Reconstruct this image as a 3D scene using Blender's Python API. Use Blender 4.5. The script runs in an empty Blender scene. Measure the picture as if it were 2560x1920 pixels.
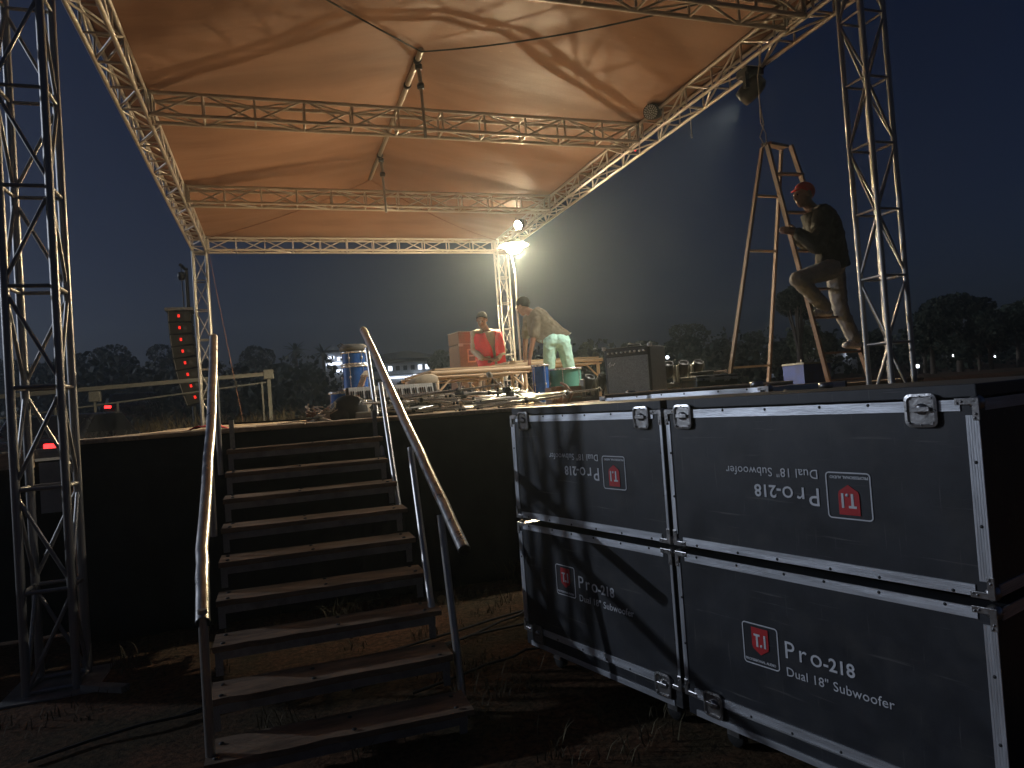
import bpy, bmesh, math, random
from mathutils import Vector, Matrix, Quaternion, noise

# ------------------------------------------------------------------ camera, sky, sun, exposure
S = bpy.context.scene
C = S.collection
CAM = Vector((0, 0, 1.55))
F_PX, YAW, PITCH, ROLL = 1752.95, .3248, .0233, .0705
FW = Vector((math.sin(YAW)*math.cos(PITCH), math.cos(YAW)*math.cos(PITCH), math.sin(PITCH)))
_r0 = Vector((math.cos(YAW), -math.sin(YAW), 0)); _u0 = _r0.cross(FW)
RT = math.cos(ROLL)*_r0 - math.sin(ROLL)*_u0
UP = math.sin(ROLL)*_r0 + math.cos(ROLL)*_u0
cd = bpy.data.cameras.new('camera'); cam = bpy.data.objects.new('camera', cd); C.objects.link(cam)
cd.sensor_width = 36; cd.lens = 36*F_PX/2560; cd.clip_start = .05; cd.clip_end = 1500
cam.matrix_world = Matrix(((RT.x, UP.x, -FW.x, CAM.x), (RT.y, UP.y, -FW.y, CAM.y), (RT.z, UP.z, -FW.z, CAM.z), (0, 0, 0, 1)))
S.camera = cam

SUN_DIR = Vector((.83, -.44, -.27)).normalized()      # direction the cool night light travels
W = bpy.data.worlds.new('World'); S.world = W; W.use_nodes = True
nt = W.node_tree; nt.nodes.clear()
sky = nt.nodes.new('ShaderNodeTexSky'); sky.sky_type = 'NISHITA'; sky.sun_disc = False; sky.dust_density = 2.5
sky.sun_elevation = math.asin(-SUN_DIR.z); sky.sun_rotation = math.atan2(-SUN_DIR.x, -SUN_DIR.y)
tint = nt.nodes.new('ShaderNodeMix'); tint.data_type = 'RGBA'; tint.blend_type = 'MULTIPLY'
tint.inputs[0].default_value = 1; tint.inputs[7].default_value = (.47, .54, .95, 1)
bg = nt.nodes.new('ShaderNodeBackground'); bg.inputs[1].default_value = .0086
wo = nt.nodes.new('ShaderNodeOutputWorld')
nt.links.new(sky.outputs[0], tint.inputs[6]); nt.links.new(tint.outputs[2], bg.inputs[0]); nt.links.new(bg.outputs[0], wo.inputs[0])

sl = bpy.data.lights.new('sun', 'SUN'); sl.energy = .95; sl.angle = math.radians(.9); sl.color = (.72, .82, 1.0)
so = bpy.data.objects.new('sun', sl); C.objects.link(so); so.rotation_euler = SUN_DIR.to_track_quat('-Z', 'Y').to_euler()
S.view_settings.view_transform = 'Standard'; S.view_settings.look = 'None'
S.view_settings.exposure = 0; S.view_settings.gamma = 1
S.cycles.use_denoising = True
S.cycles.max_bounces = 4; S.cycles.diffuse_bounces = 2; S.cycles.glossy_bounces = 2; S.cycles.transparent_max_bounces = 4; S.cycles.use_adaptive_sampling = True; S.cycles.adaptive_threshold = .02; S.cycles.volume_bounces = 0
S.cycles.sample_clamp_indirect = 4

HAZE = .0024
LAMP = 2900.0

def at(u, v, **k):
    """point on the line of sight of picture position (u, v), 2212 wide, where x, y or z has the given value"""
    s = 2560/2212
    d = FW + RT*((u*s - 1280)/F_PX) - UP*((v*s - 960)/F_PX)
    for a, i in (('x', 0), ('y', 1), ('z', 2)):
        if a in k: return CAM + d*((k[a] - CAM[i])/d[i])

R = random.Random(7)
V = Vector
# ------------------------------------------------------------------ materials
M = {}
def mat(name, col, rough=.6, metal=0, var=.25, scale=6, bump=.0, bscale=60, col2=None, spec=.5, stretch=None, coat=0, emit=None, estr=0):
    m = bpy.data.materials.new(name); m.use_nodes = True; M[name] = m
    n = m.node_tree; b = n.nodes['Principled BSDF']
    b.inputs['Roughness'].default_value = rough; b.inputs['Metallic'].default_value = metal
    b.inputs['Specular IOR Level'].default_value = spec; b.inputs['Coat Weight'].default_value = coat
    if emit:
        b.inputs['Emission Color'].default_value = (*emit, 1); b.inputs['Emission Strength'].default_value = estr
    tc = n.nodes.new('ShaderNodeTexCoord'); src = tc.outputs['Object']
    if stretch:
        mp = n.nodes.new('ShaderNodeMapping'); mp.inputs['Scale'].default_value = stretch
        n.links.new(src, mp.inputs[0]); src = mp.outputs[0]
    oi = n.nodes.new('ShaderNodeObjectInfo')
    add = n.nodes.new('ShaderNodeVectorMath'); add.operation = 'ADD'; n.links.new(src, add.inputs[0])
    mul = n.nodes.new('ShaderNodeMath'); mul.operation = 'MULTIPLY'; mul.inputs[1].default_value = 37
    n.links.new(oi.outputs['Random'], mul.inputs[0]); n.links.new(mul.outputs[0], add.inputs[1]); src = add.outputs[0]
    tx = n.nodes.new('ShaderNodeTexNoise'); tx.inputs['Scale'].default_value = scale; tx.inputs['Detail'].default_value = 6
    tx.inputs['Roughness'].default_value = .65
    n.links.new(src, tx.inputs['Vector'])
    cr = n.nodes.new('ShaderNodeValToRGB')
    c2 = col2 or tuple(c*(1 - var) for c in col); c1 = col if col2 else tuple(min(1, c*(1 + var)) for c in col)
    cr.color_ramp.elements[0].position = .32; cr.color_ramp.elements[1].position = .68
    cr.color_ramp.elements[0].color = (*c2, 1); cr.color_ramp.elements[1].color = (*c1, 1)
    n.links.new(tx.outputs[0], cr.inputs[0]); n.links.new(cr.outputs[0], b.inputs['Base Color'])
    rr = n.nodes.new('ShaderNodeMapRange'); rr.inputs[3].default_value = max(.03, rough - .12); rr.inputs[4].default_value = min(1, rough + .14)
    n.links.new(tx.outputs[0], rr.inputs[0]); n.links.new(rr.outputs[0], b.inputs['Roughness'])
    if bump:
        t2 = n.nodes.new('ShaderNodeTexNoise'); t2.inputs['Scale'].default_value = bscale; t2.inputs['Detail'].default_value = 4
        n.links.new(src, t2.inputs['Vector'])
        bp = n.nodes.new('ShaderNodeBump'); bp.inputs['Strength'].default_value = bump; bp.inputs['Distance'].default_value = .01
        n.links.new(t2.outputs[0], bp.inputs['Height']); n.links.new(bp.outputs[0], b.inputs['Normal'])
    return m
mat('truss_steel', (.50, .45, .39), .40, .4, .25, 9, .15, 90)
mat('tower_steel', (.36, .345, .325), .36, .6, .3, 9, .2, 90)
mat('tube_steel', (.55, .53, .50), .30, .85, .2, 14, .12, 70)
mat('grey_steel', (.34, .33, .31), .5, .6, .3, 10, .2, 80)
mat('wood_tread', (.36, .24, .145), .75, 0, .35, 3.6, .5, 30, stretch=(1, 4, 4), col2=(.12, .075, .046))
mat('wood_pale', (.55, .40, .26), .7, 0, .3, 8, .25, 50, stretch=(1, 5, 5))
mat('wood_ladder', (.20, .12, .08), .7, 0, .3, 9, .3, 50)
mat('plywood', (.48, .35, .22), .75, 0, .3, 4, .2, 50)
mat('skirt', (.034, .034, .029), .85, 0, .3, 3, .1, 200)
mat('case_black', (.026, .028, .033), .42, 0, .25, 5, .06, 300)
mat('aluminium', (.74, .76, .79), .34, .7, .2, 12, .1, 120, stretch=(.3, 1, 4))
mat('nickel', (.42, .41, .40), .3, .9, .25, 20, .1, 90)
mat('dark_iron', (.05, .05, .05), .5, .5, .3, 20)
mat('black_plastic', (.018, .018, .019), .45, 0, .25, 20)
mat('black_rubber', (.012, .012, .012), .7, 0, .2, 20)
mat('print_white', (.66, .67, .69), .5, 0, .08, 30)
mat('print_red', (.50, .018, .022), .5, 0, .12, 30)
mat('rope', (.45, .40, .30), .85, 0, .2, 60)
mat('strap', (.22, .11, .07), .8, 0, .3, 30)
mat('carpet_brown', (.165, .108, .078), .95, 0, .3, 60, .5, 300)
mat('grille', (.17, .185, .19), .8, 0, .3, 90, .4, 500)
mat('grey_plastic', (.17, .175, .16), .55, 0, .25, 20)
mat('drum_blue', (.025, .10, .34), .22, .2, .25, 6, coat=.6)
mat('drum_teal', (.07, .22, .18), .4, 0, .2, 6)
mat('chrome', (.62, .60, .56), .25, .6, .2, 20)
mat('cream', (.62, .55, .42), .35, 0, .1, 8, coat=.4)
mat('key_white', (.75, .74, .70), .35, 0, .06, 40)
mat('fretboard', (.16, .08, .045), .5, 0, .25, 30)
mat('cable_tan', (.48, .37, .27), .7, 0, .4, 40)
mat('green_cloth', (.16, .20, .10), .9, 0, .4, 9, .3, 60)
mat('red_cloth', (.55, .02, .03), .85, 0, .2, 20)
mat('skin', (.19, .095, .058), .55, 0, .15, 18)
mat('skin_face', (.22, .11, .068), .5, 0, .12, 18)
mat('hair', (.014, .012, .011), .95, 0, .3, 80, .4, 400, spec=.1)
mat('shirt_khaki', (.125, .105, .072), .9, 0, .15, 12, .3, 160)
mat('shirt_cream', (.50, .45, .36), .9, 0, .15, 12, .3, 160)
mat('vest_red', (.78, .016, .035), .7, 0, .12, 12, .2, 160)
mat('trouser_teal', (.36, .60, .52), .9, 0, .15, 10, .3, 160)
mat('trouser_khaki', (.26, .22, .16), .9, 0, .15, 10, .3, 160)
mat('trouser_grey', (.22, .21, .19), .9, 0, .15, 10, .3, 160)
mat('jacket_dark', (.018, .018, .016), .9, 0, .3, 10, .3, 160)
mat('cap_red', (.42, .02, .015), .85, 0, .2, 30)
mat('shoe', (.40, .38, .36), .6, 0, .3, 30)
mat('eye', (.02, .015, .012), .15, 0, .1, 10)
mat('white_paint', (.42, .41, .38), .6, 0, .15, 6, .1, 60)
mat('far_wall', (.42, .45, .50), .8, 0, .12, 2)
mat('far_roof', (.07, .075, .08), .8, 0, .3, 1)
mat('bark', (.09, .065, .045), .9, 0, .3, 6, .5, 30)
mat('leaf_dark', (.030, .044, .020), .8, 0, .45, .5, col2=(.014, .022, .011))
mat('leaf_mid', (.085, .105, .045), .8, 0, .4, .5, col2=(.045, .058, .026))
mat('grass', (.115, .095, .046), .85, 0, .4, 3, col2=(.07, .052, .028))
mat('car_dark', (.03, .032, .038), .25, .3, .2, 5, coat=.6)
mat('glass_dark', (.012, .014, .018), .08, 0, .1, 5)
mat('blue_cloth', (.012, .032, .15), .7, 0, .3, 5)
mat('board_dark', (.09, .085, .075), .8, 0, .3, 5)

def scuffs(name):
    m = M[name]; n = m.node_tree; b = n.nodes['Principled BSDF']; tc = n.nodes.new('ShaderNodeTexCoord'); old = b.inputs['Base Color'].links[0].from_socket
    for k, (sc, rot, lo, hi, amt) in enumerate((((1.2, 40, 26), .5, .63, .71, .11), ((30, 40, 1.5), .3, .64, .72, .09), ((3, 3, 3), 0, .5, .78, .055))):
        mp = n.nodes.new('ShaderNodeMapping'); mp.inputs['Scale'].default_value = sc; mp.inputs['Rotation'].default_value = (0, rot, 0); n.links.new(tc.outputs['Object'], mp.inputs[0])
        t = n.nodes.new('ShaderNodeTexNoise'); t.inputs['Scale'].default_value = 2.4; t.inputs['Detail'].default_value = 5; n.links.new(mp.outputs[0], t.inputs['Vector'])
        r = n.nodes.new('ShaderNodeMapRange'); r.inputs[1].default_value = lo; r.inputs[2].default_value = hi; r.inputs[4].default_value = .75; n.links.new(t.outputs[0], r.inputs[0])
        mx = n.nodes.new('ShaderNodeMix'); mx.data_type = 'RGBA'; n.links.new(r.outputs[0], mx.inputs[0]); n.links.new(old, mx.inputs[6]); mx.inputs[7].default_value = (amt, amt*.98, amt*.94, 1); old = mx.outputs[2]
    n.links.new(old, b.inputs['Base Color'])
scuffs('case_black')
def emis(name, col, st):
    m = bpy.data.materials.new(name); m.use_nodes = True; M[name] = m
    n = m.node_tree; n.nodes.clear(); e = n.nodes.new('ShaderNodeEmission'); o = n.nodes.new('ShaderNodeOutputMaterial')
    e.inputs[0].default_value = (*col, 1); e.inputs[1].default_value = st; n.links.new(e.outputs[0], o.inputs[0]); return m
emis('lamp_glow', (1, .80, .50), LAMP)
emis('par_glow', (1, .80, .50), 1300)
emis('beam_glow', (.9, 1, .92), 12)
emis('led_red', (1, .03, .02), 1.3)
emis('tail_red', (1, .02, .02), 6)
emis('window_white', (.80, .87, 1), 3.0)
emis('far_white', (.85, .9, 1), 7)
emis('city_light', (1, .8, .6), 1.4)

# ground: soil with dry grass, redder where it is bare
def ground_mat():
    m = bpy.data.materials.new('ground'); m.use_nodes = True; M['ground'] = m
    n = m.node_tree; b = n.nodes['Principled BSDF']; b.inputs['Roughness'].default_value = .95; b.inputs['Specular IOR Level'].default_value = .15
    tc = n.nodes.new('ShaderNodeTexCoord')
    def nz(s, d=8):
        t = n.nodes.new('ShaderNodeTexNoise'); t.inputs['Scale'].default_value = s; t.inputs['Detail'].default_value = d; t.inputs['Roughness'].default_value = .7
        n.links.new(tc.outputs['Object'], t.inputs['Vector']); return t
    a, f = nz(.55), nz(28)
    r1 = n.nodes.new('ShaderNodeValToRGB'); r1.color_ramp.elements[0].color = (.075, .057, .033, 1); r1.color_ramp.elements[1].color = (.155, .078, .044, 1)
    r1.color_ramp.elements[0].position = .42; r1.color_ramp.elements[1].position = .56
    n.links.new(a.outputs[0], r1.inputs[0])
    r2 = n.nodes.new('ShaderNodeValToRGB'); r2.color_ramp.elements[0].color = (.35, .35, .35, 1); r2.color_ramp.elements[1].color = (1.7, 1.6, 1.45, 1)
    r2.color_ramp.elements[0].position = .35; r2.color_ramp.elements[1].position = .7
    n.links.new(f.outputs[0], r2.inputs[0])
    mx = n.nodes.new('ShaderNodeMix'); mx.data_type = 'RGBA'; mx.blend_type = 'MULTIPLY'; mx.inputs[0].default_value = 1
    n.links.new(r1.outputs[0], mx.inputs[6]); n.links.new(r2.outputs[0], mx.inputs[7]); n.links.new(mx.outputs[2], b.inputs['Base Color'])
    bp = n.nodes.new('ShaderNodeBump'); bp.inputs['Strength'].default_value = .8; bp.inputs['Distance'].default_value = .03
    n.links.new(f.outputs[0], bp.inputs['Height']); n.links.new(bp.outputs[0], b.inputs['Normal'])
ground_mat()

def tarp_mat():
    m = bpy.data.materials.new('tarp'); m.use_nodes = True; M['tarp'] = m
    n = m.node_tree; b = n.nodes['Principled BSDF']; b.inputs['Roughness'].default_value = .62; b.inputs['Specular IOR Level'].default_value = .35
    tc = n.nodes.new('ShaderNodeTexCoord')
    mp = n.nodes.new('ShaderNodeMapping'); mp.inputs['Scale'].default_value = (.5, 1.6, 1); mp.inputs['Rotation'].default_value = (0, 0, .1)
    n.links.new(tc.outputs['Object'], mp.inputs[0])
    def nz(s, src, d=6):
        t = n.nodes.new('ShaderNodeTexNoise'); t.inputs['Scale'].default_value = s; t.inputs['Detail'].default_value = d
        n.links.new(src, t.inputs['Vector']); return t
    a = nz(1.1, mp.outputs[0]); w = nz(3.2, mp.outputs[0], 5); sp = nz(26, tc.outputs['Object'], 2)
    r1 = n.nodes.new('ShaderNodeValToRGB'); r1.color_ramp.elements[0].color = (.235, .128, .080, 1); r1.color_ramp.elements[1].color = (.32, .182, .118, 1)
    r1.color_ramp.elements[0].position = .35; r1.color_ramp.elements[1].position = .65
    n.links.new(a.outputs[0], r1.inputs[0])
    r2 = n.nodes.new('ShaderNodeValToRGB'); r2.color_ramp.elements[0].color = (1, 1, 1, 1); r2.color_ramp.elements[1].color = (1.7, 1.7, 1.6, 1)  # bright specks: fine lit spots put into the tarpaulin colour
    r2.color_ramp.elements[0].position = .72; r2.color_ramp.elements[1].position = .80
    n.links.new(sp.outputs[0], r2.inputs[0])
    mx = n.nodes.new('ShaderNodeMix'); mx.data_type = 'RGBA'; mx.blend_type = 'MULTIPLY'; mx.inputs[0].default_value = 1
    n.links.new(r1.outputs[0], mx.inputs[6]); n.links.new(r2.outputs[0], mx.inputs[7]); n.links.new(mx.outputs[2], b.inputs['Base Color'])
    bp = n.nodes.new('ShaderNodeBump'); bp.inputs['Strength'].default_value = .22; bp.inputs['Distance'].default_value = .04
    n.links.new(w.outputs[0], bp.inputs['Height']); n.links.new(bp.outputs[0], b.inputs['Normal'])
tarp_mat()

# ------------------------------------------------------------------ helpers
def tag(o, label=None, cat=None, group=None, kind=None):
    if label: o['label'] = label
    if cat: o['category'] = cat
    if group: o['group'] = group
    if kind: o['kind'] = kind
    return o
def link(name, me, parent=None, loc=(0, 0, 0), rot=None):
    o = bpy.data.objects.new(name, me); C.objects.link(o); o.location = loc
    if rot is not None: o.rotation_euler = rot
    if parent: o.parent = parent
    return o
def thing(name, label, cat, loc=(0, 0, 0), rotz=0, group=None):
    o = bpy.data.objects.new(name, None); C.objects.link(o); o.location = loc; o.rotation_euler = (0, 0, rotz)
    o.empty_display_size = .1
    return tag(o, label, cat, group)
class MB:
    def __init__(s): s.v = []; s.f = []; s.sm = []
    def add(s, vs, fs, smooth=False):
        k = len(s.v); s.v += [tuple(p) for p in vs]; s.f += [tuple(i + k for i in f) for f in fs]; s.sm += [smooth]*len(fs); return s
    def box(s, a, b, bev=0):
        x0, y0, z0 = a; x1, y1, z1 = b
        if bev <= 0:
            vs = [(x, y, z) for z in (z0, z1) for (x, y) in ((x0, y0), (x1, y0), (x1, y1), (x0, y1))]
            return s.add(vs, [(3, 2, 1, 0), (4, 5, 6, 7), (0, 1, 5, 4), (1, 2, 6, 5), (2, 3, 7, 6), (3, 0, 4, 7)])
        bm = bmesh.new(); bmesh.ops.create_cube(bm, size=1)
        for v in bm.verts: v.co = V(((x0+x1)/2 + v.co.x*(x1-x0), (y0+y1)/2 + v.co.y*(y1-y0), (z0+z1)/2 + v.co.z*(z1-z0)))
        bmesh.ops.bevel(bm, geom=bm.edges[:], offset=bev, segments=2, affect='EDGES', profile=.5)
        bm.verts.index_update()
        s.add([v.co for v in bm.verts], [[v.index for v in f.verts] for f in bm.faces], False); bm.free(); return s
    def frame(s, a, b):
        d = (b - a).normalized(); q = V((0, 0, 1)) if abs(d.z) < .9 else V((1, 0, 0))
        x = d.cross(q).normalized(); return d, x, d.cross(x)
    def bar(s, a, b, w, h):
        a, b = V(a), V(b); d, x, y = s.frame(a, b); vs = []
        for p in (a, b):
            for (i, j) in ((-1, -1), (1, -1), (1, 1), (-1, 1)): vs.append(p + x*(i*w/2) + y*(j*h/2))
        return s.add(vs, [(0, 1, 2, 3), (7, 6, 5, 4), (0, 4, 5, 1), (1, 5, 6, 2), (2, 6, 7, 3), (3, 7, 4, 0)])
    def tube(s, pts, r, n=8, cap=True):
        pts = [V(p) for p in pts]; k = len(pts); rr = r if isinstance(r, (list, tuple)) else [r]*k
        vs = []; fs = []; px = None
        for i, p in enumerate(pts):
            t = (pts[min(i+1, k-1)] - pts[max(i-1, 0)])
            t = t.normalized() if t.length > 1e-9 else V((0, 0, 1))
            if px is None:
                q = V((0, 0, 1)) if abs(t.z) < .9 else V((1, 0, 0)); px = t.cross(q).normalized()
            else:
                px = (px - t*px.dot(t)); px = px.normalized() if px.length > 1e-6 else t.orthogonal().normalized()
            py = t.cross(px)
            for j in range(n):
                a = 2*math.pi*j/n; vs.append(p + (px*math.cos(a) + py*math.sin(a))*rr[i])
        for i in range(k-1):
            for j in range(n): fs.append((i*n+j, i*n+(j+1) % n, (i+1)*n+(j+1) % n, (i+1)*n+j))
        s.add(vs, fs, True)
        if cap:
            s.add(vs[:n], [tuple(range(n-1, -1, -1))]); s.add(vs[-n:], [tuple(range(n))])
        return s
    def lathe(s, prof, n=20, o=(0, 0, 0), ax=None, smooth=True):
        """profile of (radius, height) turned round the axis"""
        o = V(o); z = V(ax).normalized() if ax else V((0, 0, 1)); x = z.orthogonal().normalized(); y = z.cross(x); vs = []; fs = []
        for (r, h) in prof:
            for j in range(n):
                a = 2*math.pi*j/n; vs.append(o + z*h + (x*math.cos(a) + y*math.sin(a))*r)
        for i in range(len(prof)-1):
            for j in range(n): fs.append((i*n+j, i*n+(j+1) % n, (i+1)*n+(j+1) % n, (i+1)*n+j))
        return s.add(vs, fs, smooth)
    def ball(s, c, r, n=14, m=9, axes=None):
        c = V(c); rx, ry, rz = r if isinstance(r, (list, tuple)) else (r, r, r); ax = axes or (V((1, 0, 0)), V((0, 1, 0)), V((0, 0, 1))); vs = []; fs = []
        for i in range(m+1):
            th = math.pi*i/m
            for j in range(n):
                a = 2*math.pi*j/n
                vs.append(c + ax[0]*(rx*math.sin(th)*math.cos(a)) + ax[1]*(ry*math.sin(th)*math.sin(a)) + ax[2]*(rz*math.cos(th)))
        for i in range(m):
            for j in range(n): fs.append(((i+1)*n+j, (i+1)*n+(j+1) % n, i*n+(j+1) % n, i*n+j))
        return s.add(vs, fs, True)
    def cap(s, a, b, ra, rb, n=12):
        a, b = V(a), V(b); s.ball(a, ra, n, 7); s.ball(b, rb, n, 7); return s.tube([a, b], [ra, rb], n)
    def prism(s, poly, z0, z1, fn=None):
        """polygon (x, z) extruded along y from z0 to z1"""
        n = len(poly); vs = [(p[0], z0, p[1]) for p in poly] + [(p[0], z1, p[1]) for p in poly]
        if fn: vs = [fn(v) for v in vs]
        return s.add(vs, [tuple(range(n)), tuple(range(2*n-1, n-1, -1))] + [(i, i+n, (i+1) % n + n, (i+1) % n) for i in range(n)])
    def mesh(s, name, m):
        me = bpy.data.meshes.new(name); me.from_pydata(s.v, [], s.f)
        me.polygons.foreach_set('use_smooth', s.sm)
        if m: me.materials.append(M[m] if isinstance(m, str) else m)
        me.validate(); me.update(); return me
    def build(s, name, m, parent=None, loc=(0, 0, 0), rot=None): return link(name, s.mesh(name, m), parent, loc, rot)

_unit = {}
def rod(name, parent, a, b, r, m, n=8):
    """a straight tube from a to b (in the parent's space) that shares one unit mesh per material"""
    key = (m, n)
    if key not in _unit: _unit[key] = MB().tube([(0, 0, 0), (0, 0, 1)], 1, n).mesh('tube', m)
    a, b = V(a), V(b); d = b - a; o = link(name, _unit[key], parent, a)
    o.rotation_mode = 'QUATERNION'; o.rotation_quaternion = d.to_track_quat('Z', 'Y'); o.scale = (r, r, d.length); return o
_ubox = {}
def slab(name, parent, a, b, m):
    """an axis-aligned block with a shared unit mesh"""
    if m not in _ubox: _ubox[m] = MB().box((0, 0, 0), (1, 1, 1)).mesh('block', m)
    o = link(name, _ubox[m], parent, a); o.scale = tuple(b[i]-a[i] for i in range(3)); return o
def beam(name, parent, a, b, w, h, m):
    key = ('bar', m)
    if key not in _ubox: _ubox[key] = MB().box((-.5, -.5, 0), (.5, .5, 1)).mesh('bar', m)
    a, b = V(a), V(b); d = b - a; o = link(name, _ubox[key], parent, a)
    o.rotation_mode = 'QUATERNION'; o.rotation_quaternion = d.to_track_quat('Z', 'Y'); o.scale = (w, h, d.length); return o
def sag(a, b, s, n=12):
    a, b = V(a), V(b); return [a.lerp(b, i/n) - V((0, 0, s*4*(i/n)*(1-i/n))) for i in range(n+1)]
def copy_tree(o, parent=None):
    c = o.copy(); C.objects.link(c); c.parent = parent
    for ch in list(o.children): copy_tree(ch, c)
    return c
def words(phrase, *a, **k):
    """one mesh per word of a line of lettering, with its offset along the line"""
    end = lambda me: max(v.co.x for v in me.vertices)
    out = []; done = ''
    for w in phrase.split(' '):
        me = text_mesh(w, *a, **k); done = (done + ' ' + w).strip(); full = text_mesh(done, *a, **k)
        out.append((me, end(full) - end(me))); bpy.data.meshes.remove(full)
    return out
def text_mesh(body, size, m, bold=0.0, spacing=1.0, ext=.0006):
    cu = bpy.data.curves.new('lettering', 'FONT'); cu.body = body; cu.size = size; cu.offset = bold; cu.space_character = spacing; cu.extrude = ext
    cu.resolution_u = 3
    o = bpy.data.objects.new('lettering', cu); C.objects.link(o)
    dg = bpy.context.evaluated_depsgraph_get(); me = bpy.data.meshes.new_from_object(o.evaluated_get(dg))
    bpy.data.objects.remove(o); me.materials.clear(); me.materials.append(M[m]); return me
# ------------------------------------------------------------------ ground, air
ZS = 1.48                      # stage deck
def terrain(x, y):
    t = max(0, min(1, (y - 16.6)/3.2)); h = 1.25*t*t*(3-2*t)
    t2 = max(0, min(1, (y - 45)/75)); h += 4.0*t2*t2*(3-2*t2)
    if y > 17: h += .18*noise.noise(V((x*.11, y*.11, 3)))
    return h + .02*noise.noise(V((x*1.3, y*1.3, 0)))
mb = MB()
xs = [-420, -300, -200, -130, -80, -50, -34, -24, -17] + [-12 + i*.5 for i in range(49)] + [17, 24, 34, 50, 80, 130, 200, 300, 420]
ys = [-60, -30, -14, -6] + [-2 + i*.45 for i in range(60)] + [27, 31, 36, 42, 50, 60, 72, 86, 100, 120, 150, 200, 280, 420]
vs = [(x, y, terrain(x, y)) for y in ys for x in xs]; nx = len(xs)
mb.add(vs, [(j*nx+i, j*nx+i+1, (j+1)*nx+i+1, (j+1)*nx+i) for j in range(len(ys)-1) for i in range(nx-1)], True)
tag(mb.build('ground', 'ground'), 'dark trampled ground of soil and dry grass', 'ground', kind='structure')

# ------------------------------------------------------------------ steel trusses
D, XL, XR, ZR = .261, -1.235, 5.258, 5.187
Y1, Y2, Y3, Y4 = 5.56, 8.96, 12.49, 16.0
def truss(name, label, o, ax, U, Vv, L, bay, rc=.024, rb=.0135, plates=True, group=None, flip=0, steel='truss_steel'):
    ax, U, Vv, o = V(ax), V(U)*D, V(Vv)*D, V(o); t = thing(name, label, 'truss', o, 0, group)
    cs = [V((0, 0, 0)), U, U+Vv, Vv]
    for c in cs: rod('chord', t, c, c + ax*L, rc, steel, 10)
    n = max(1, round(L/bay)); st = L/n
    for k in range(4):
        p, q = cs[k], cs[(k+1) % 4]
        for i in range(n+1):
            h = ax*min(max(i*st, .03), L-.03)
            rod('strut', t, p + h, q + h, rb, steel, 6)
            if i < n:
                a, b = (p, q) if (i + k + flip) % 2 else (q, p)
                rod('brace', t, a + ax*(i*st + .03), b + ax*((i+1)*st - .03), rb, steel, 6)
    if plates:
        for h in (0, L):
            w = MB(); e = ax*(.006 if h == 0 else -.006)
            m_ = .02
            ctr = o*0 + (U+Vv)/2 + ax*h + e
            # a flange frame of four flats
            for (p, q) in ((cs[0], cs[1]), (cs[1], cs[2]), (cs[2], cs[3]), (cs[3], cs[0])):
                dd = (q-p).normalized(); w.bar(p + ax*h + e - dd*.03, q + ax*h + e + dd*.03, .05, .012)
            w.build('end_plate', 'grey_steel', t)
    return t
X_, Y_, Z_ = (1, 0, 0), (0, 1, 0), (0, 0, 1)
def tower(label, x, y, z0, z1, flip=0):
    t = truss('truss_tower', label, (x, y, z0), Z_, X_, Y_, z1-z0, .6, .0245, .0125, True, 'steel truss towers holding the stage roof', flip, 'tower_steel')
    b = MB().box((-.12, -.12, 0), (D+.12, D+.12, .014)); b.build('base_plate', 'grey_steel', t)
    if z0 < .5:
        f = MB()
        for (a, b_) in (((D+.05, -.05, .03), (D+.30, -.22, .03)),): f.bar(a, b_, .06, .035)
        f.build('outrigger', 'grey_steel', t)
    return t
tower('nearest steel truss tower at the left edge, standing in front of the black stage skirt', XL-D, 4.9, 0.0, 5.50, 1)
tower('cool grey truss tower on the right, rising behind the flight cases beside the ladder', XR, 4.9, 0.0, 5.50)
tower('far truss tower at the back left corner beside the hanging line array', XL-D, Y4, 0.15, ZR-.02, 1)
tower('far truss tower at the back right corner behind the worker in the red vest', XR, Y4, 0.15, ZR-.02)
g_ = 'roof beams of the stage canopy'
truss('roof_truss', 'left side roof truss running back along the edge of the tarpaulin', (XL-D, 4.9, ZR), Y_, X_, Z_, Y4+D-4.9, .56, group=g_)
truss('roof_truss', 'right side roof truss carrying the stage lights', (XR, 4.9, ZR), Y_, X_, Z_, Y4+D-4.9, .56, group=g_, flip=1)
truss('roof_truss', 'frontmost cross truss of the roof, cut off at the top right of the picture', (XL+.02, Y1, ZR), X_, Y_, Z_, XR-XL-.04, .6, group=g_)
truss('roof_truss', 'cross truss nearest below the tarpaulin, crossing the whole roof', (XL+.02, Y2, ZR), X_, Y_, Z_, XR-XL-.04, .6, group=g_, flip=1)
truss('roof_truss', 'middle cross truss under the tarpaulin with the second ridge prop', (XL+.02, Y3, ZR), X_, Y_, Z_, XR-XL-.04, .6, group=g_)
truss('roof_truss', 'rearmost cross truss between the two far towers', (XL+.02, Y4, ZR), X_, Y_, Z_, XR-XL-.04, .6, group=g_, flip=1)

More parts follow.
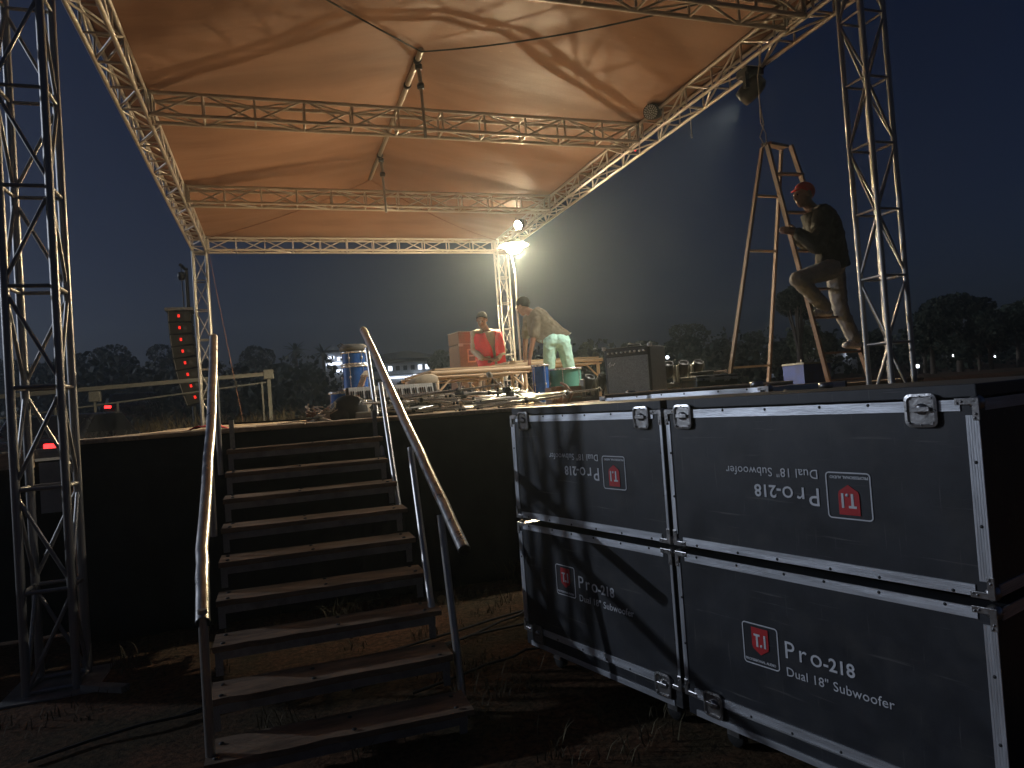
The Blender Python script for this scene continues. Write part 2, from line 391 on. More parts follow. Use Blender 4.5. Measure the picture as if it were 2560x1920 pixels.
# ------------------------------------------------------------------ tarpaulin roof, ridge pole, props, ropes
RX, RZ, RY0, RY1 = 2.0, 6.06, 8.62, 13.75
ZE = ZR + D + .03
ZT = RZ + .045
def tarp_z(x, y):
    half = (XR + D/2 - (XL - D/2))/2; cx = (XR + XL)/2
    a = 1 - abs(x - RX)/(half + abs(cx-RX)*(1 if x < RX else -1)*0 + .0)
    a = 1 - (RX - x)/(RX - (XL - D/2)) if x < RX else 1 - (x - RX)/((XR + D/2) - RX)
    b = (y - 5.0)/(RY0 - 5.0) if y < RY0 else (Y4 + D - y)/(Y4 + D - RY1) if y > RY1 else 1
    h = max(0, min(a, b)); z = ZE + (ZT - ZE)*h
    # cloth sags between the lines that hold it up
    hold = min(abs(y - Y2), abs(y - Y3), abs(y-5.0), abs(y-Y4-D))
    s = min(1, hold/1.5); z -= .10*s*(1-abs(2*min(1, a)-1)**2)*min(1, b)*(1 if a < .98 else 0.3)
    z += .010*noise.noise(V((x*1.1, y*2.6, 1))) + .005*noise.noise(V((x*3.3, y*6, 5)))
    if b < .12 or a < .06: z = max(z, ZE - .01)
    return z
mb = MB(); nx, ny = 96, 150; x0, x1, y0, y1 = XL-D-.02, XR+D+.02, 4.86, Y4+D+.05
vs = [(x0+(x1-x0)*i/nx, y0+(y1-y0)*j/ny, tarp_z(x0+(x1-x0)*i/nx, y0+(y1-y0)*j/ny)) for j in range(ny+1) for i in range(nx+1)]
mb.add(vs, [(j*(nx+1)+i, (j+1)*(nx+1)+i, (j+1)*(nx+1)+i+1, j*(nx+1)+i+1) for j in range(ny) for i in range(nx)], True)
o = tag(mb.build('roof_tarpaulin', 'tarp'), 'brown tarpaulin stretched over the stage roof and its ridge pole', 'tarpaulin')
md = o.modifiers.new('thickness', 'SOLIDIFY'); md.thickness = .004; md.offset = 1

t = thing('ridge_pole', 'long steel ridge pole under the middle of the tarpaulin', 'pole', (RX, RY0, RZ))
rod('tube', t, (0, -.02, 0), (0, RY1-RY0, .03), .036, 'truss_steel', 12)
for y in (Y2-.1, 9.6, Y3-.1):
    MB().lathe([(.036, -.03), (.052, -.03), (.052, .03), (.036, .03)], 12, (0, y-RY0, .003), (0, 1, 0)).build('coupler', 'dark_iron', t)
for y, lab in ((Y2-.035, 'steel prop standing on the nearest cross truss to hold up the ridge pole'), (Y3-.035, 'steel prop standing on the middle cross truss to hold up the ridge pole')):
    t = thing('ridge_prop', lab, 'prop', (RX+.035, y, ZR), 0, 'props under the ridge pole')
    rod('tube', t, (.02, 0, -.13), (0, 0, .60), .021, 'grey_steel', 10); rod('tube', t, (0, 0, .55), (-.01, 0, RZ-ZR-.02), .028, 'grey_steel', 10)
    MB().lathe([(.02, -.035), (.045, -.035), (.05, 0), (.045, .03), (.02, .03)], 12, (0, 0, .56)).build('collar', 'dark_iron', t)
    MB().lathe([(.02, -.03), (.05, -.03), (.05, .03), (.02, .03)], 10, (-.01, 0, RZ-ZR-.06)).build('clamp', 'dark_iron', t)
fr = V((RX, RY0-.02, RZ-.02)); bk = V((RX, RY1, RZ+.0))
for nm, lab, p, q, s, r in (
    ('roof_cable', 'black cable from the ridge pole to the top left front corner', fr, (XL, 5.0, ZE-.06), .05, .010),
    ('roof_cable', 'black sagging cable from the ridge pole to the right front corner', fr, (XR, 5.0, ZE-.06), .16, .010),
    ('roof_rope', 'thin rope from the rear end of the ridge pole to the back left corner', bk, (XL, Y4, ZE-.05), .10, .008),
    ('roof_rope', 'thin rope from the rear end of the ridge pole to the back right corner', bk, (XR, Y4, ZE-.05), .12, .006)):
    tag(MB().tube(sag(p, q, s, 20), r, 6).build(nm, 'black_rubber' if 'cable' in nm else 'strap'), lab, 'cable' if 'cable' in nm else 'rope')

# ------------------------------------------------------------------ stage
SX0, SX1, SY0, SY1 = -1.42, 6.75, 5.894, 15.6
st = thing('stage', 'black skirted concert stage with plank deck and pale ragged front edge', 'stage', (0, 0, 0))
for i in range(6):
    for j in range(7):
        a, b = SX0 + (SX1-SX0)*i/6, SX0 + (SX1-SX0)*(i+1)/6; c, d = SY0 + (SY1-SY0)*j/7, SY0 + (SY1-SY0)*(j+1)/7
        slab('deck_panel', st, (a+.003, c+.003, ZS-.03-.002*((i+j) % 2)), (b-.003, d-.003, ZS-.003*((i*2+j) % 3)), 'plywood')
mb = MB(); nx = 260; rows = [ZS-.032, 1.2, .9, .55, .2, .015]
vs = []
for k, z in enumerate(rows):
    for i in range(nx+1):
        x = SX0 + (SX1-SX0)*i/nx
        vs.append((x, SY0 - .016 - (.008 + .045*k/5)*(1 + noise.noise(V((x*3.1, z*.5, 0)))) - .030*(.2 + .8*k/5)*noise.noise(V((x*8, z*.4, 4))), z - (.02*noise.noise(V((x*2, 0, 8))) if k == 0 else 0)*0))
mb.add(vs, [(k*(nx+1)+i, (k+1)*(nx+1)+i, (k+1)*(nx+1)+i+1, k*(nx+1)+i+1) for k in range(5) for i in range(nx)], True)
sk = mb.build('skirt', 'skirt', st); md = sk.modifiers.new('t', 'SOLIDIFY'); md.thickness = .004
for x in (SX0, SX1): slab('side_skirt', st, (x-.006, SY0-.01, .01), (x+.006, SY1, ZS-.035), 'skirt')
slab('back_skirt', st, (SX0, SY1-.004, .01), (SX1, SY1+.008, ZS-.035), 'skirt')
# ragged strip of carpet and boards along the front edge
x = SX0
while x < SX1 - .1:
    w = R.uniform(.25, .8); x2 = min(x + w, SX1)
    mb = MB(); n = max(3, int((x2-x)/.05)); top = []; h0 = R.uniform(.004, .012)
    for i in range(n+1):
        xx = x + (x2-x)*i/n; f = R.uniform(-.007, .007)
        top.append([(xx, SY0+.35, ZS+.003), (xx, SY0-.01+f*.5, ZS+h0+f*.4), (xx, SY0-.034+f, ZS+.001), (xx, SY0-.030+f, ZS-.022+f*1.2)])
    vs = [p for c in top for p in c]
    mb.add(vs, [(i*4+k, (i+1)*4+k, (i+1)*4+k+1, i*4+k+1) for i in range(n) for k in range(3)])
    e = mb.build('edge_strip', R.choice(['cable_tan', 'plywood', 'wood_pale', 'cable_tan']), st); md = e.modifiers.new('t', 'SOLIDIFY'); md.thickness = .004
    x = x2 + R.choice([0, 0, .01])

# ------------------------------------------------------------------ stairs
ST = thing('stairs', 'steel framed stairs with wooden treads and bent tube handrails leading up to the stage', 'stairs', (0, 0, 0))
sxl, sxr = -.36, .745
BOLT = MB().lathe([(.011, 0), (.011, .004), (.006, .007), (0, .007)], 8).mesh('bolt', 'dark_iron')
def ty(i): return 3.19 + .297*(8-i)
for i in range(9):
    z = ZS - .148*(i+1); y = ty(i); mb = MB()
    w = .225 + R.uniform(-.02, .02); tilt = R.uniform(-.006, .006); ov = R.uniform(.0, .03); n = 14
    # a plank with a worn, uneven front edge
    prof = []
    for k in range(n+1):
        xx = sxl - .01 + (sxr - sxl + .02 + ov)*k/n; e = R.uniform(-.004, .004) - (.012 if R.random() < .12 else 0)
        prof.append([(xx, y - e, z - .030), (xx, y - e - .002, z + tilt*k/n), (xx, y + w, z + tilt*k/n), (xx, y + w, z - .030)])
    vs = [p for c in prof for p in c]
    mb.add(vs, [(k*4+j, k*4+(j+1) % 4, (k+1)*4+(j+1) % 4, (k+1)*4+j) for k in range(n) for j in range(4)] + [(3, 2, 1, 0), (n*4, n*4+1, n*4+2, n*4+3)])
    mb.build('tread', 'wood_tread', ST)
    for xb in (sxl+.04, sxr-.04, (sxl+sxr)/2 + R.uniform(-.1, .1)):
        for yb_ in (.035, .17): link('bolt', BOLT, ST, (xb + R.uniform(-.01, .01), y + yb_, z + .001))
    a = MB().box((sxl+.012, y+.012, z-.072), (sxr-.012, y+.017, z-.032)); a.box((sxl+.012, y+.017, z-.037), (sxr-.012, y+.052, z-.032))
    a.build('angle_bar', 'grey_steel', ST)
    slab('angle_bar', ST, (sxl+.012, y+.19, z-.066), (sxr-.012, y+.196, z-.032), 'grey_steel')
    for x in (sxl, sxr-.006):
        slab('side_bar', ST, (x, y+.004, z-.070), (x+.006, y+.30, z-.033), 'grey_steel')
        zb = z - .148 - .03 if i < 8 else .005
        slab('riser_bar', ST, (x-.002, y+.010, zb+.03), (x+.004, y+.048, z-.034), 'grey_steel')
        slab('riser_bar', ST, (x if x < 0 else x-.032, y+.0105, zb+.03), (x+.034 if x < 0 else x+.004, y+.0155, z-.034), 'grey_steel')
for x in (sxl, sxr-.006): slab('riser_bar', ST, (x, 5.85, ZS-.15), (x+.035, 5.89, ZS+.07), 'grey_steel')
def rail(pts, r): 
    P = []
    for i in range(len(pts)-1):
        n = 5
        for k in range(n): P.append(V(pts[i]).lerp(V(pts[i+1]), k/n) + V((R.uniform(-1, 1), R.uniform(-1, 1), R.uniform(-1, 1)))*.0025)
    P.append(V(pts[-1])); mb = MB().tube(P, r, 16, False)
    # open tube ends
    mb.tube(P, r-.004, 16, False); o = mb.build('handrail', 'tube_steel', ST); return o
rail([at(785, 712, y=6.3), (.785, 5.2, 1.74), (.795, 4.2, 1.285), at(1003, 1188, y=3.25)], .030)
rail([at(462, 728, y=6.2), (-.41, 5.0, 1.60), at(437, 1190, y=3.72), at(438, 1345, y=3.25)], .030)
for (x, y, zb) in ((.80, 5.83, 1.184), (.766, 4.94, .888), (.745, 3.872, .444), (.80, 3.48, 0)):
    tp_ = at(*{5.83: (793, 752), 4.94: (822, 828), 3.872: (886, 968), 3.48: (951, 1112)}[y], x=.79)
    rod('post', ST, (x, y, zb-.03), tp_, .020, 'tube_steel', 12)
    MB().lathe([(.020, 0), (.024, .0), (.024, .014), (.020, .02)], 12, (x, y, zb-.03)).build('weld_collar', 'grey_steel', ST)
for (x, y, zb, zt) in ((-.405, 4.62, .888, 1.40), (-.42, 5.6, 1.184, 1.92), (-.352, 3.27, 0, .76)):
    rod('post', ST, (x, y, zb-.03), (x+.002, y, zt), .020, 'tube_steel', 12)

# ------------------------------------------------------------------ flight cases
CA = V((1.301, 3.910, 0)); CANG = math.radians(-74.55)
CS = V((math.cos(CANG), math.sin(CANG), 0)); CN = V((-CS.y, CS.x, 0))
def trim_mesh(L, w, m='aluminium'):
    """ribbed aluminium edge profile along x, width w in z, 4 mm thick"""
    mb = MB(); n = 5; poly = []
    for i in range(n):
        z0 = w*i/n; z1 = w*(i+1)/n; g = w/n*.18
        poly += [(z0+g*.5, -.0045), (z1-g*.5, -.0045), (z1-g*.2, -.0030), (z1+g*.2, -.0030)]
    poly = [(0, 0)] + poly[:-1] + [(w, 0)]
    k = len(poly); vs = [(0, y, z) for z, y in poly] + [(L, y, z) for z, y in poly]
    return mb.add(vs, [(i, i+k, (i+1) % k + k, (i+1) % k) for i in range(k)] + [tuple(range(k-1, -1, -1)), tuple(range(k, 2*k))])
def corner_mesh():
    mb = MB(); mb.ball((.02, .018, .02), (.030, .026, .030), 12, 8)
    for (a, b) in (((.0, -.008, .0), (.085, -.0015, .026)), ((.0, -.0085, .0), (.026, -.002, .085))): mb.box(a, b, .0025)
    for p in ((.06, .013), (.013, .06), (.075, .018), (.018, .075)): mb.ball((p[0], -.009, p[1]), .005, 8, 5)
    return mb
def latch_mesh():
    mb = MB(); r = []
    # recessed dish with rounded rim, butterfly handle and rivets
    def rr(w, h, c, n=5):
        pts = []
        for (sx, sz, a0) in ((1, 1, 0), (-1, 1, 90), (-1, -1, 180), (1, -1, 270)):
            for k in range(n):
                a = math.radians(a0 + 90*k/(n-1)); pts.append((sx*(w/2-c) + c*math.cos(a), sz*(h/2-c) + c*math.sin(a)))
        return pts
    w, h = .098, .105; rings = [(rr(w, h, .02), -.004), (rr(w, h, .02), -.011), (rr(w-.016, h-.016, .015), -.0125), (rr(w-.022, h-.022, .012), -.005)]
    vs = [(p[0], y, p[1]) for ring, y in rings for p in ring]; k = len(rings[0][0])
    mb.add(vs, [(i*k+j, (i+1)*k+j, (i+1)*k+(j+1) % k, i*k+(j+1) % k) for i in range(3) for j in range(k)] + [tuple(range(3*k, 4*k))])
    mb.lathe([(0, -.012), (.016, -.012), (.018, -.006), (.018, 0)], 12, (0, -.006, .005), (0, 1, 0))
    mb.box((-.03, -.019, -.004), (.03, -.012, .012), .002)
    for i in range(8):
        a = math.pi*2*i/8; mb.ball((w*.43*math.copysign(abs(math.cos(a))**.5, math.cos(a)), -.0125, h*.43*math.copysign(abs(math.sin(a))**.5, math.sin(a))), .0035, 6, 4)
    return mb
CORNER = corner_mesh().mesh('corner', 'nickel'); LATCH = latch_mesh().mesh('latch', 'nickel')
RIVET = MB().ball((0, 0, 0), (.0055, .003, .0055), 8, 5).mesh('rivet', 'dark_iron')
TXT_PRO = text_mesh('Pro', .093, 'print_white', 0, 1.25); TXT_NUM = text_mesh('-218', .066, 'print_white', .0012)
TXT_DUAL = words('Dual 18" Subwoofer', .0475, 'print_white', 0, 1.04); TXT_TI = MB().box((-.027, -.0012, .020), (.001, 0, .028)).box((-.0175, -.0011, -.022), (-.0085, 0, .0205)).box((.018, -.0012, -.022), (.0265, 0, .028)).lathe([(.0058, 0), (.0058, .0012), (0, .0012)], 12, (.0055, 0, -.0165), (0, -1, 0)).mesh('lettering', 'print_white')
TXT_SUB = words('PROFESSIONAL AUDIO', .0135, 'print_white', .0003, 1.0)
def flat(poly, t=.0012):
    return MB().prism(poly, 0, -t)
def frame_mesh():
    mb = MB(); a, r, w = .163, .014, .0045; n = 5; outer = []; inner = []
    for (sx, sz, a0) in ((1, 1, 0), (-1, 1, 90), (-1, -1, 180), (1, -1, 270)):
        for k in range(n):
            an = math.radians(a0 + 90*k/(n-1))
            outer.append((sx*(a/2-r)+r*math.cos(an), sz*(a/2-r)+r*math.sin(an))); inner.append((sx*(a/2-r)+(r-w)*math.cos(an), sz*(a/2-r)+(r-w)*math.sin(an)))
    k = len(outer); vs = [(p[0], 0, p[1]) for p in outer] + [(p[0], 0, p[1]) for p in inner] + [(p[0], -.0012, p[1]) for p in outer] + [(p[0], -.0012, p[1]) for p in inner]
    return mb.add(vs, [(2*k+i, 2*k+(i+1) % k, 3*k+(i+1) % k, 3*k+i) for i in range(k)] + [(i, (i+1) % k, 2*k+(i+1) % k, 2*k+i) for i in range(k)])
LOGO_FRAME = frame_mesh().mesh('logo_frame', 'print_white')
sh = [(-.038, .052), (.038, .052), (.038, -.018), (.034, -.030), (.018, -.040), (0, -.052), (-.018, -.040), (-.034, -.030), (-.038, -.018)]
SHIELD = flat([(p[0], p[1]) for p in sh][::-1], .0012).mesh('logo_shield', 'print_red')
LINE = MB().box((-.075, -.0012, -.0015), (.075, 0, .0015)).mesh('logo_line', 'print_white')
def flight_case(label, s0, w, z0, z1, depth, inverted, logo, lid, latches, n0=0.0, printed=True, casters=False, cup=False):
    """local x along the front, y to the back, z up"""
    loc = CA + CS*s0 + CN*n0 + V((0, 0, z0)); t = thing('flight_case', label, 'flight case', loc, CANG, 'subwoofer flight cases' if printed else 'flight cases stored behind')
    h = z1 - z0
    def P(name, me, x, y, z, rot=(0, 0, 0)): return link(name, me, t, (x, y, z), rot)
    lz = lid
    body0, body1 = (lz, h) if not inverted else (0, h - lz)
    tray0, tray1 = (0, lz) if not inverted else (h - lz, h)
    g = .0025
    MB().box((0, 0, body0+g), (w, depth, body1-g), .004).build('panel_box', 'case_black', t)
    MB().box((.004, .004, tray0+g), (w-.004, depth-.004, tray1-g), .004).build('lid_tray', 'case_black', t)
    tw = .035; hor = trim_mesh(w-.10, tw).mesh('edge_trim', 'aluminium'); vw = ((.036, .013) if s0 < 1 else (.022, .037)); ver = [trim_mesh(body1-body0-.10, q_).mesh('edge_trim', 'aluminium') for q_ in vw]; thin = trim_mesh(w-.10, .026).mesh('edge_trim', 'aluminium')
    P('edge_trim', hor, .05, 0, body0+g); P('edge_trim', hor, .05, 0, body1-g-tw)
    if not inverted: P('edge_trim', thin, .05, .004, tray0+g+.001)
    for x, q_ in ((vw[0], ver[0]), (w, ver[1])): P('edge_trim', q_, x, 0, body0+.05, (0, -math.pi/2, 0))
    # end face trims (right hand end)
    sv = trim_mesh(body1-body0-.02, .036).mesh('edge_trim', 'aluminium'); sh_ = trim_mesh(depth-.06, .036).mesh('edge_trim', 'aluminium')
    P('edge_trim', sh_, w, .03, body1-g-.036, (0, 0, math.pi/2)); P('edge_trim', sh_, w, .03, body0+g, (0, 0, math.pi/2))
    # corners
    for (x, z, sx, sz) in ((-.004, body0-.002, 1, 1), (w+.004, body0-.002, -1, 1), (-.004, body1+.002, 1, -1), (w+.004, body1+.002, -1, -1)):
        o = P('corner', CORNER, x, 0, z); o.scale = (sx*.8, .85, sz*.8)
    for x in latches: P('latch', LATCH, x, -.003, lz if not inverted else h - lz - .032)
    for i in range(6):
        for z in (body0+.010, body1-.012): P('rivet', RIVET, .13 + (w-.26)*i/5 + R.uniform(-.02, .02), -.005, z + R.uniform(-.001, .003))
    for i in range(2):
        for x in (.018, w-.018): P('rivet', RIVET, x, -.005, body0 + (body1-body0)*(.36 + .32*i))
    if printed:
        lx, lzz = logo[0]-s0, logo[1]-z0; sg = -1 if inverted else 1; rz = math.pi if inverted else 0
        def Q(name, me, dx, dz, up=True, dy=-.0022):
            # lettering lies in its own xy plane: stand it up first
            o = link(name, me, t, (lx + sg*dx, dy, lzz + sg*dz)); o.rotation_euler = (math.pi/2 if up else 0, rz, 0); return o
        lg = Q('logo', LOGO_FRAME, 0, 0, False, -.0014)
        for nm, me, dx, dz, up, dy in (('shield', SHIELD, 0, .014, False, -.0004), ('monogram', TXT_TI, 0, .014, False, -.0020)) + tuple(('lettering', w_, -.074 + o_, -.068, True, -.001) for w_, o_ in TXT_SUB):
            k = link(nm, me, lg, (dx, dy, dz)); k.rotation_euler = (math.pi/2 if up else 0, 0, 0)
        Q('lettering', TXT_PRO, .105, -.018); Q('lettering', TXT_NUM, .265, -.018); [Q('lettering', w_, .108 + o_, -.085) for w_, o_ in TXT_DUAL]
    if casters:
        for (x, y) in ((.16, .12), (w-.16, .12), (.16, depth-.12), (w-.16, depth-.12)):
            sgn = -1 if not inverted else 1; zb = 0 if not inverted else h
            c = MB(); c.box((x-.05, y-.045, zb if sgn > 0 else zb-.012), (x+.05, y+.045, zb+.012 if sgn > 0 else zb)); c.box((x-.03, y-.028, min(zb, zb+sgn*.075)), (x+.03, y-.022, max(zb, zb+sgn*.075))); c.box((x-.03, y+.022, min(zb, zb+sgn*.075)), (x+.03, y+.028, max(zb, zb+sgn*.075)))
            ob = c.build('caster', 'nickel', t)
            MB().lathe([(0, -.018), (.04, -.018), (.046, -.012), (.046, .012), (.04, .018), (0, .018)], 16, (x, y, zb+sgn*.082), (0, 1, 0)).build('wheel', 'black_rubber', ob)
    if cup:
        for (x, y) in ((.16, .12), (w-.16, .12)):
            MB().lathe([(.03, 0), (.034, .0), (.034, .026), (.02, .03), (0, .03)], 12, (x, y, h)).build('stacking_cup', 'nickel', t)
    return t
flight_case('upper left flight case turned upside down, its print inverted, lit through truss shadows', -.010, 1.205, .866, 1.506, .74, True, (.856, 1.165), .046, (.135, 1.085))
flight_case('upper right flight case turned upside down, its print inverted, nearest the camera', 1.222, 1.250, .866, 1.506, .74, True, (2.046, 1.140), .046, (.105, 1.09))
flight_case('lower left flight case with upright red logo, standing by the stairs on casters', -.010, 1.205, .130, .838, .74, False, (.408, .566), .085, (.135, 1.10), casters=True)
flight_case('lower right flight case with upright red logo, under the nearest upper case', 1.222, 1.250, .130, .838, .74, False, (1.632, .525), .085, (.155, 1.09), casters=True)
flight_case('unprinted flight case behind the front row, next to the stage edge', -.12, 1.30, .14, 1.530, .72, False, None, .07, (), n0=.80, printed=False, cup=True)
flight_case('unprinted flight case behind the front row, towards the right edge', 1.26, 1.25, .14, 1.500, .72, False, None, .07, (), n0=.80, printed=False, cup=True)
# ------------------------------------------------------------------ stage lights
def par_can(label, loc, aim, lit):
    """round flood can with a yoke, hanging from the side truss, aimed along aim"""
    t = thing('par_light', label, 'stage light', loc); d = (V(aim) - V(loc)).normalized()
    MB().lathe([(0, -.20), (.055, -.20), (.085, -.15), (.10, -.04), (.105, .05), (.105, .15), (.098, .15), (.098, .02)], 20, (0, 0, 0), d).build('housing', 'black_plastic', t)
    f = MB().lathe([(.098, .022 if lit else .142), (.05, .026 if lit else .146), (0, .028 if lit else .148)], 20, (0, 0, 0), d).build('lens', 'par_glow' if lit else 'grey_plastic', t)
    if not lit:
        x = d.orthogonal().normalized(); y = d.cross(x); me = MB().ball((0, 0, 0), .009, 6, 4).mesh('led', 'print_white')
        for ring, n in ((.02, 5), (.045, 9), (.07, 14), (.088, 18)):
            for k in range(n):
                a = 2*math.pi*k/n; link('led', me, f, d*.148 + x*(ring*math.cos(a)) + y*(ring*math.sin(a)))
    s = d.cross(V((0, 0, 1))).normalized(); u = V((0, 0, 1))
    MB().tube([s*.11, s*.125 + u*.06, s*.10 + u*.17, -s*.10 + u*.17, -s*.125 + u*.06, -s*.11], .009, 6).build('yoke', 'dark_iron', t)
    MB().box((-.025, -.03, .165), (.025, .03, .30), .005).build('hook_clamp', 'dark_iron', t)
    return t
lp = at(1124, 484, x=XR-.05); par_can('lit par light low on the far end of the right side truss', lp, lp + V((-1.0, -.85, -.55)), True)
lp = at(1412, 242, x=XR-.03); par_can('unlit par light with dotted face on the right side truss beside the cross truss', lp, lp + V((-.85, -.75, -.35)), False)

# moving head with a faint visible beam
lp = at(1622, 186, x=XR+.16); tgt = V((3.2, 10.6, 2.1))
t = thing('moving_head', 'dark moving head light under the right truss throwing a faint beam to the left', 'stage light', lp)
d = (tgt - lp).normalized(); s = d.cross(V((0, 0, 1))).normalized()
MB().box((-.12, -.10, .10), (.12, .10, .19), .012).build('base', 'black_plastic', t)
for q_ in (1, -1): MB().bar(s*(.13*q_) + V((0, 0, .12)), s*(.13*q_) - V((0, 0, .06)), .05, .05).build('yoke_arm', 'black_plastic', t)
hd = MB().lathe([(0, -.17), (.06, -.17), (.10, -.12), (.115, -.03), (.11, .08), (.095, .15), (.085, .15), (.08, .13)], 20, (0, 0, -.04), d).build('head', 'black_plastic', t)
MB().lathe([(.08, .132), (0, .136)], 20, (0, 0, -.04), d).build('lens', 'beam_glow', hd)
MB().ball(s*.118 + V((0, 0, .0)), .012, 8, 5).build('status_light', 'led_red', hd)
sp = bpy.data.lights.new('beam', 'SPOT'); sp.energy = 300; sp.spot_size = math.radians(14); sp.spot_blend = .6; sp.shadow_soft_size = .05; sp.color = (.85, 1, .92)
so2 = bpy.data.objects.new('beam', sp); C.objects.link(so2); so2.parent = t; so2.location = d*.16 + V((0, 0, -.04)); so2.rotation_euler = d.to_track_quat('-Z', 'Y').to_euler()
sp = bpy.data.lights.new('added_stage_fill', 'SPOT'); sp.energy = 1250; sp.spot_size = math.radians(84); sp.spot_blend = 1; sp.shadow_soft_size = .06; sp.color = (1, .93, .80)  # wide fill light added for the stage front, apart from the head's own beam
so3 = bpy.data.objects.new('added_stage_fill', sp); C.objects.link(so3); so3.parent = t; so3.location = d*.17 + V((0, 0, -.04)); so3.rotation_euler = (V((2.4, 7.9, 1.5)) - lp).to_track_quat('-Z', 'Y').to_euler()
tag(MB().tube([lp + V((.02, 0, .1)), lp + V((.07, .02, .02)), lp + V((.10, .0, .12)), (XR+D, lp.y-.25, ZR+.02)], .009, 6).build('power_cable', 'black_rubber'), 'black cable looped from the moving head to the truss', 'cable')
p = at(1490, 232, x=XR+D); q = at(1494, 290, x=XR+D)
t = thing('loose_lead', 'short pale lead dangling from the right truss', 'cable', p)
MB().tube([(0, 0, 0), (.012, 0, -.1), (-.004, 0, -.2), q - p], .006, 6).build('lead', 'rope', t)
MB().lathe([(.006, 0), (.012, 0), (.012, -.05), (0, -.05)], 10, q - p).build('plug', 'white_paint', t)

for u_, v_, lab in ((1664, 128, 'tiny red indicator lamp on the right truss above the moving head'), (1372, 322, 'tiny red indicator lamp on the right truss beside the cross truss end')):
    t = thing('indicator_lamp', lab, 'lamp', at(u_, v_, x=XR+D+.02), 0, 'red indicator lamps on the right truss')
    MB().box((-.02, -.035, -.012), (.012, .035, .014), .004).build('holder', 'black_plastic', t); MB().lathe([(.012, 0), (.012, .012), (.006, .02), (0, .021)], 10, (0, 0, -.012), (0, -.3, -1)).build('red_lens', 'tail_red', t)
# the work lamp on its pole: the light of the place
lp = at(1110, 535, y=12.7)
t = thing('work_lamp', 'glaring round work lamp on a thin pole beside the far right tower', 'lamp', (lp.x-.02, lp.y, ZS))
hz = lp.z - ZS
rod('pole', t, (0, 0, 0), (.0, 0, hz*.62), .019, 'truss_steel', 10); rod('pole', t, (0, 0, hz*.60), (.02, .04, hz-.48), .012, 'truss_steel', 10)
MB().lathe([(.012, -.03), (.028, -.03), (.028, .03), (.012, .03)], 10, (0, 0, hz*.61)).build('collar', 'grey_steel', t)
for k in range(3):
    a = 2.1*k + .4; rod('leg', t, (0, 0, .55), (.42*math.cos(a), .42*math.sin(a), .0), .011, 'grey_steel', 8)
hc_ = V((.02, 0, hz + .06))
MB().lathe([(0, .12), (.03, .12), (.06, .095), (.15, .055), (.285, -.012), (.29, -.026), (.284, -.026), (.15, .040), (.05, .075)], 28, hc_).build('added_hood', 'grey_plastic', t)  # hood added to keep the globe's direct light off the tarpaulin
MB().lathe([(.150, .02), (.162, -.03), (.155, -.08), (.125, -.125), (.075, -.155), (0, -.165)], 28, hc_).build('globe', 'lamp_glow', t)
MB().tube([hc_ + V((.0, .0, .11)), hc_ + V((.06, .20, .13)), hc_ + V((.02, .28, .0)), V((.02, .04, hz-.5))], .011, 8).build('bracket', 'grey_steel', t)

# ------------------------------------------------------------------ wooden step ladder
LB = V((5.6, 6.4, ZS)); t = thing('step_ladder', 'tall wooden A-frame step ladder on the stage with a worker on it', 'ladder', LB)
YN, YF = 6.28, 6.66
def P3(u, v, y, z=None):
    p = at(u, v, y=y)
    if z is not None: p.z = z
    return p - LB
fn = (P3(1657, 312, YN), P3(1792, 833, YN, ZS)); ff = (P3(1708, 314, YF), P3(1880, 822, YF+.05, ZS))
rn = (P3(1646, 320, YN+.05), P3(1571, 838, YN+.05, ZS)); rf = (P3(1688, 324, YF), P3(1659, 830, YF+.05, ZS))
for a, b in (fn, ff): beam('rail', t, b, a, .055, .028, 'wood_ladder')
for a, b in (rn, rf): beam('rail', t, b, a, .048, .026, 'wood_ladder')
for k in (.12, .28, .44, .60, .72, .87, .985):
    a = fn[0].lerp(fn[1], k); b = ff[0].lerp(ff[1], k); beam('step', t, a + V((.012, 0, 0)), b + V((.012, 0, 0)), .075, .022, 'wood_ladder')
for k in (.20, .43, .905):
    a = rn[0].lerp(rn[1], k); b = rf[0].lerp(rf[1], k); beam('rung', t, a, b, .032, .022, 'wood_pale')
tp = (fn[0] + ff[0] + rn[0] + rf[0])/4
beam('top_cap', t, (fn[0]+rn[0])/2 + V((0, -.03, .015)), (ff[0]+rf[0])/2 + V((0, .03, .015)), .11, .03, 'wood_ladder')
q0 = LB + (fn[0]+rn[0])/2; hk = at(1641, 224, y=6.3)
rp = thing('ladder_rope', 'pale knotted rope tied round the top of the ladder', 'rope', q0)
MB().tube([V((0, -.02, .03)), V((-.03, -.04, -.01)), V((-.05, 0, .10)), (hk-q0)*.5 + V((.02, 0, 0)), hk-q0], .007, 6).build('strand', 'rope', rp)
MB().tube([V((.01, -.02, .03)), V((.0, -.04, .12)), (hk-q0)*.55 + V((-.015, 0, 0)), hk-q0], .006, 6).build('strand', 'rope', rp)
MB().tube([hk-q0, hk-q0+V((.0, 0, .3)), V((XR+.16, lp.y, ZR)) - q0 if False else hk-q0+V((.01, -.1, .62))], .006, 6).build('strand', 'rope', rp)

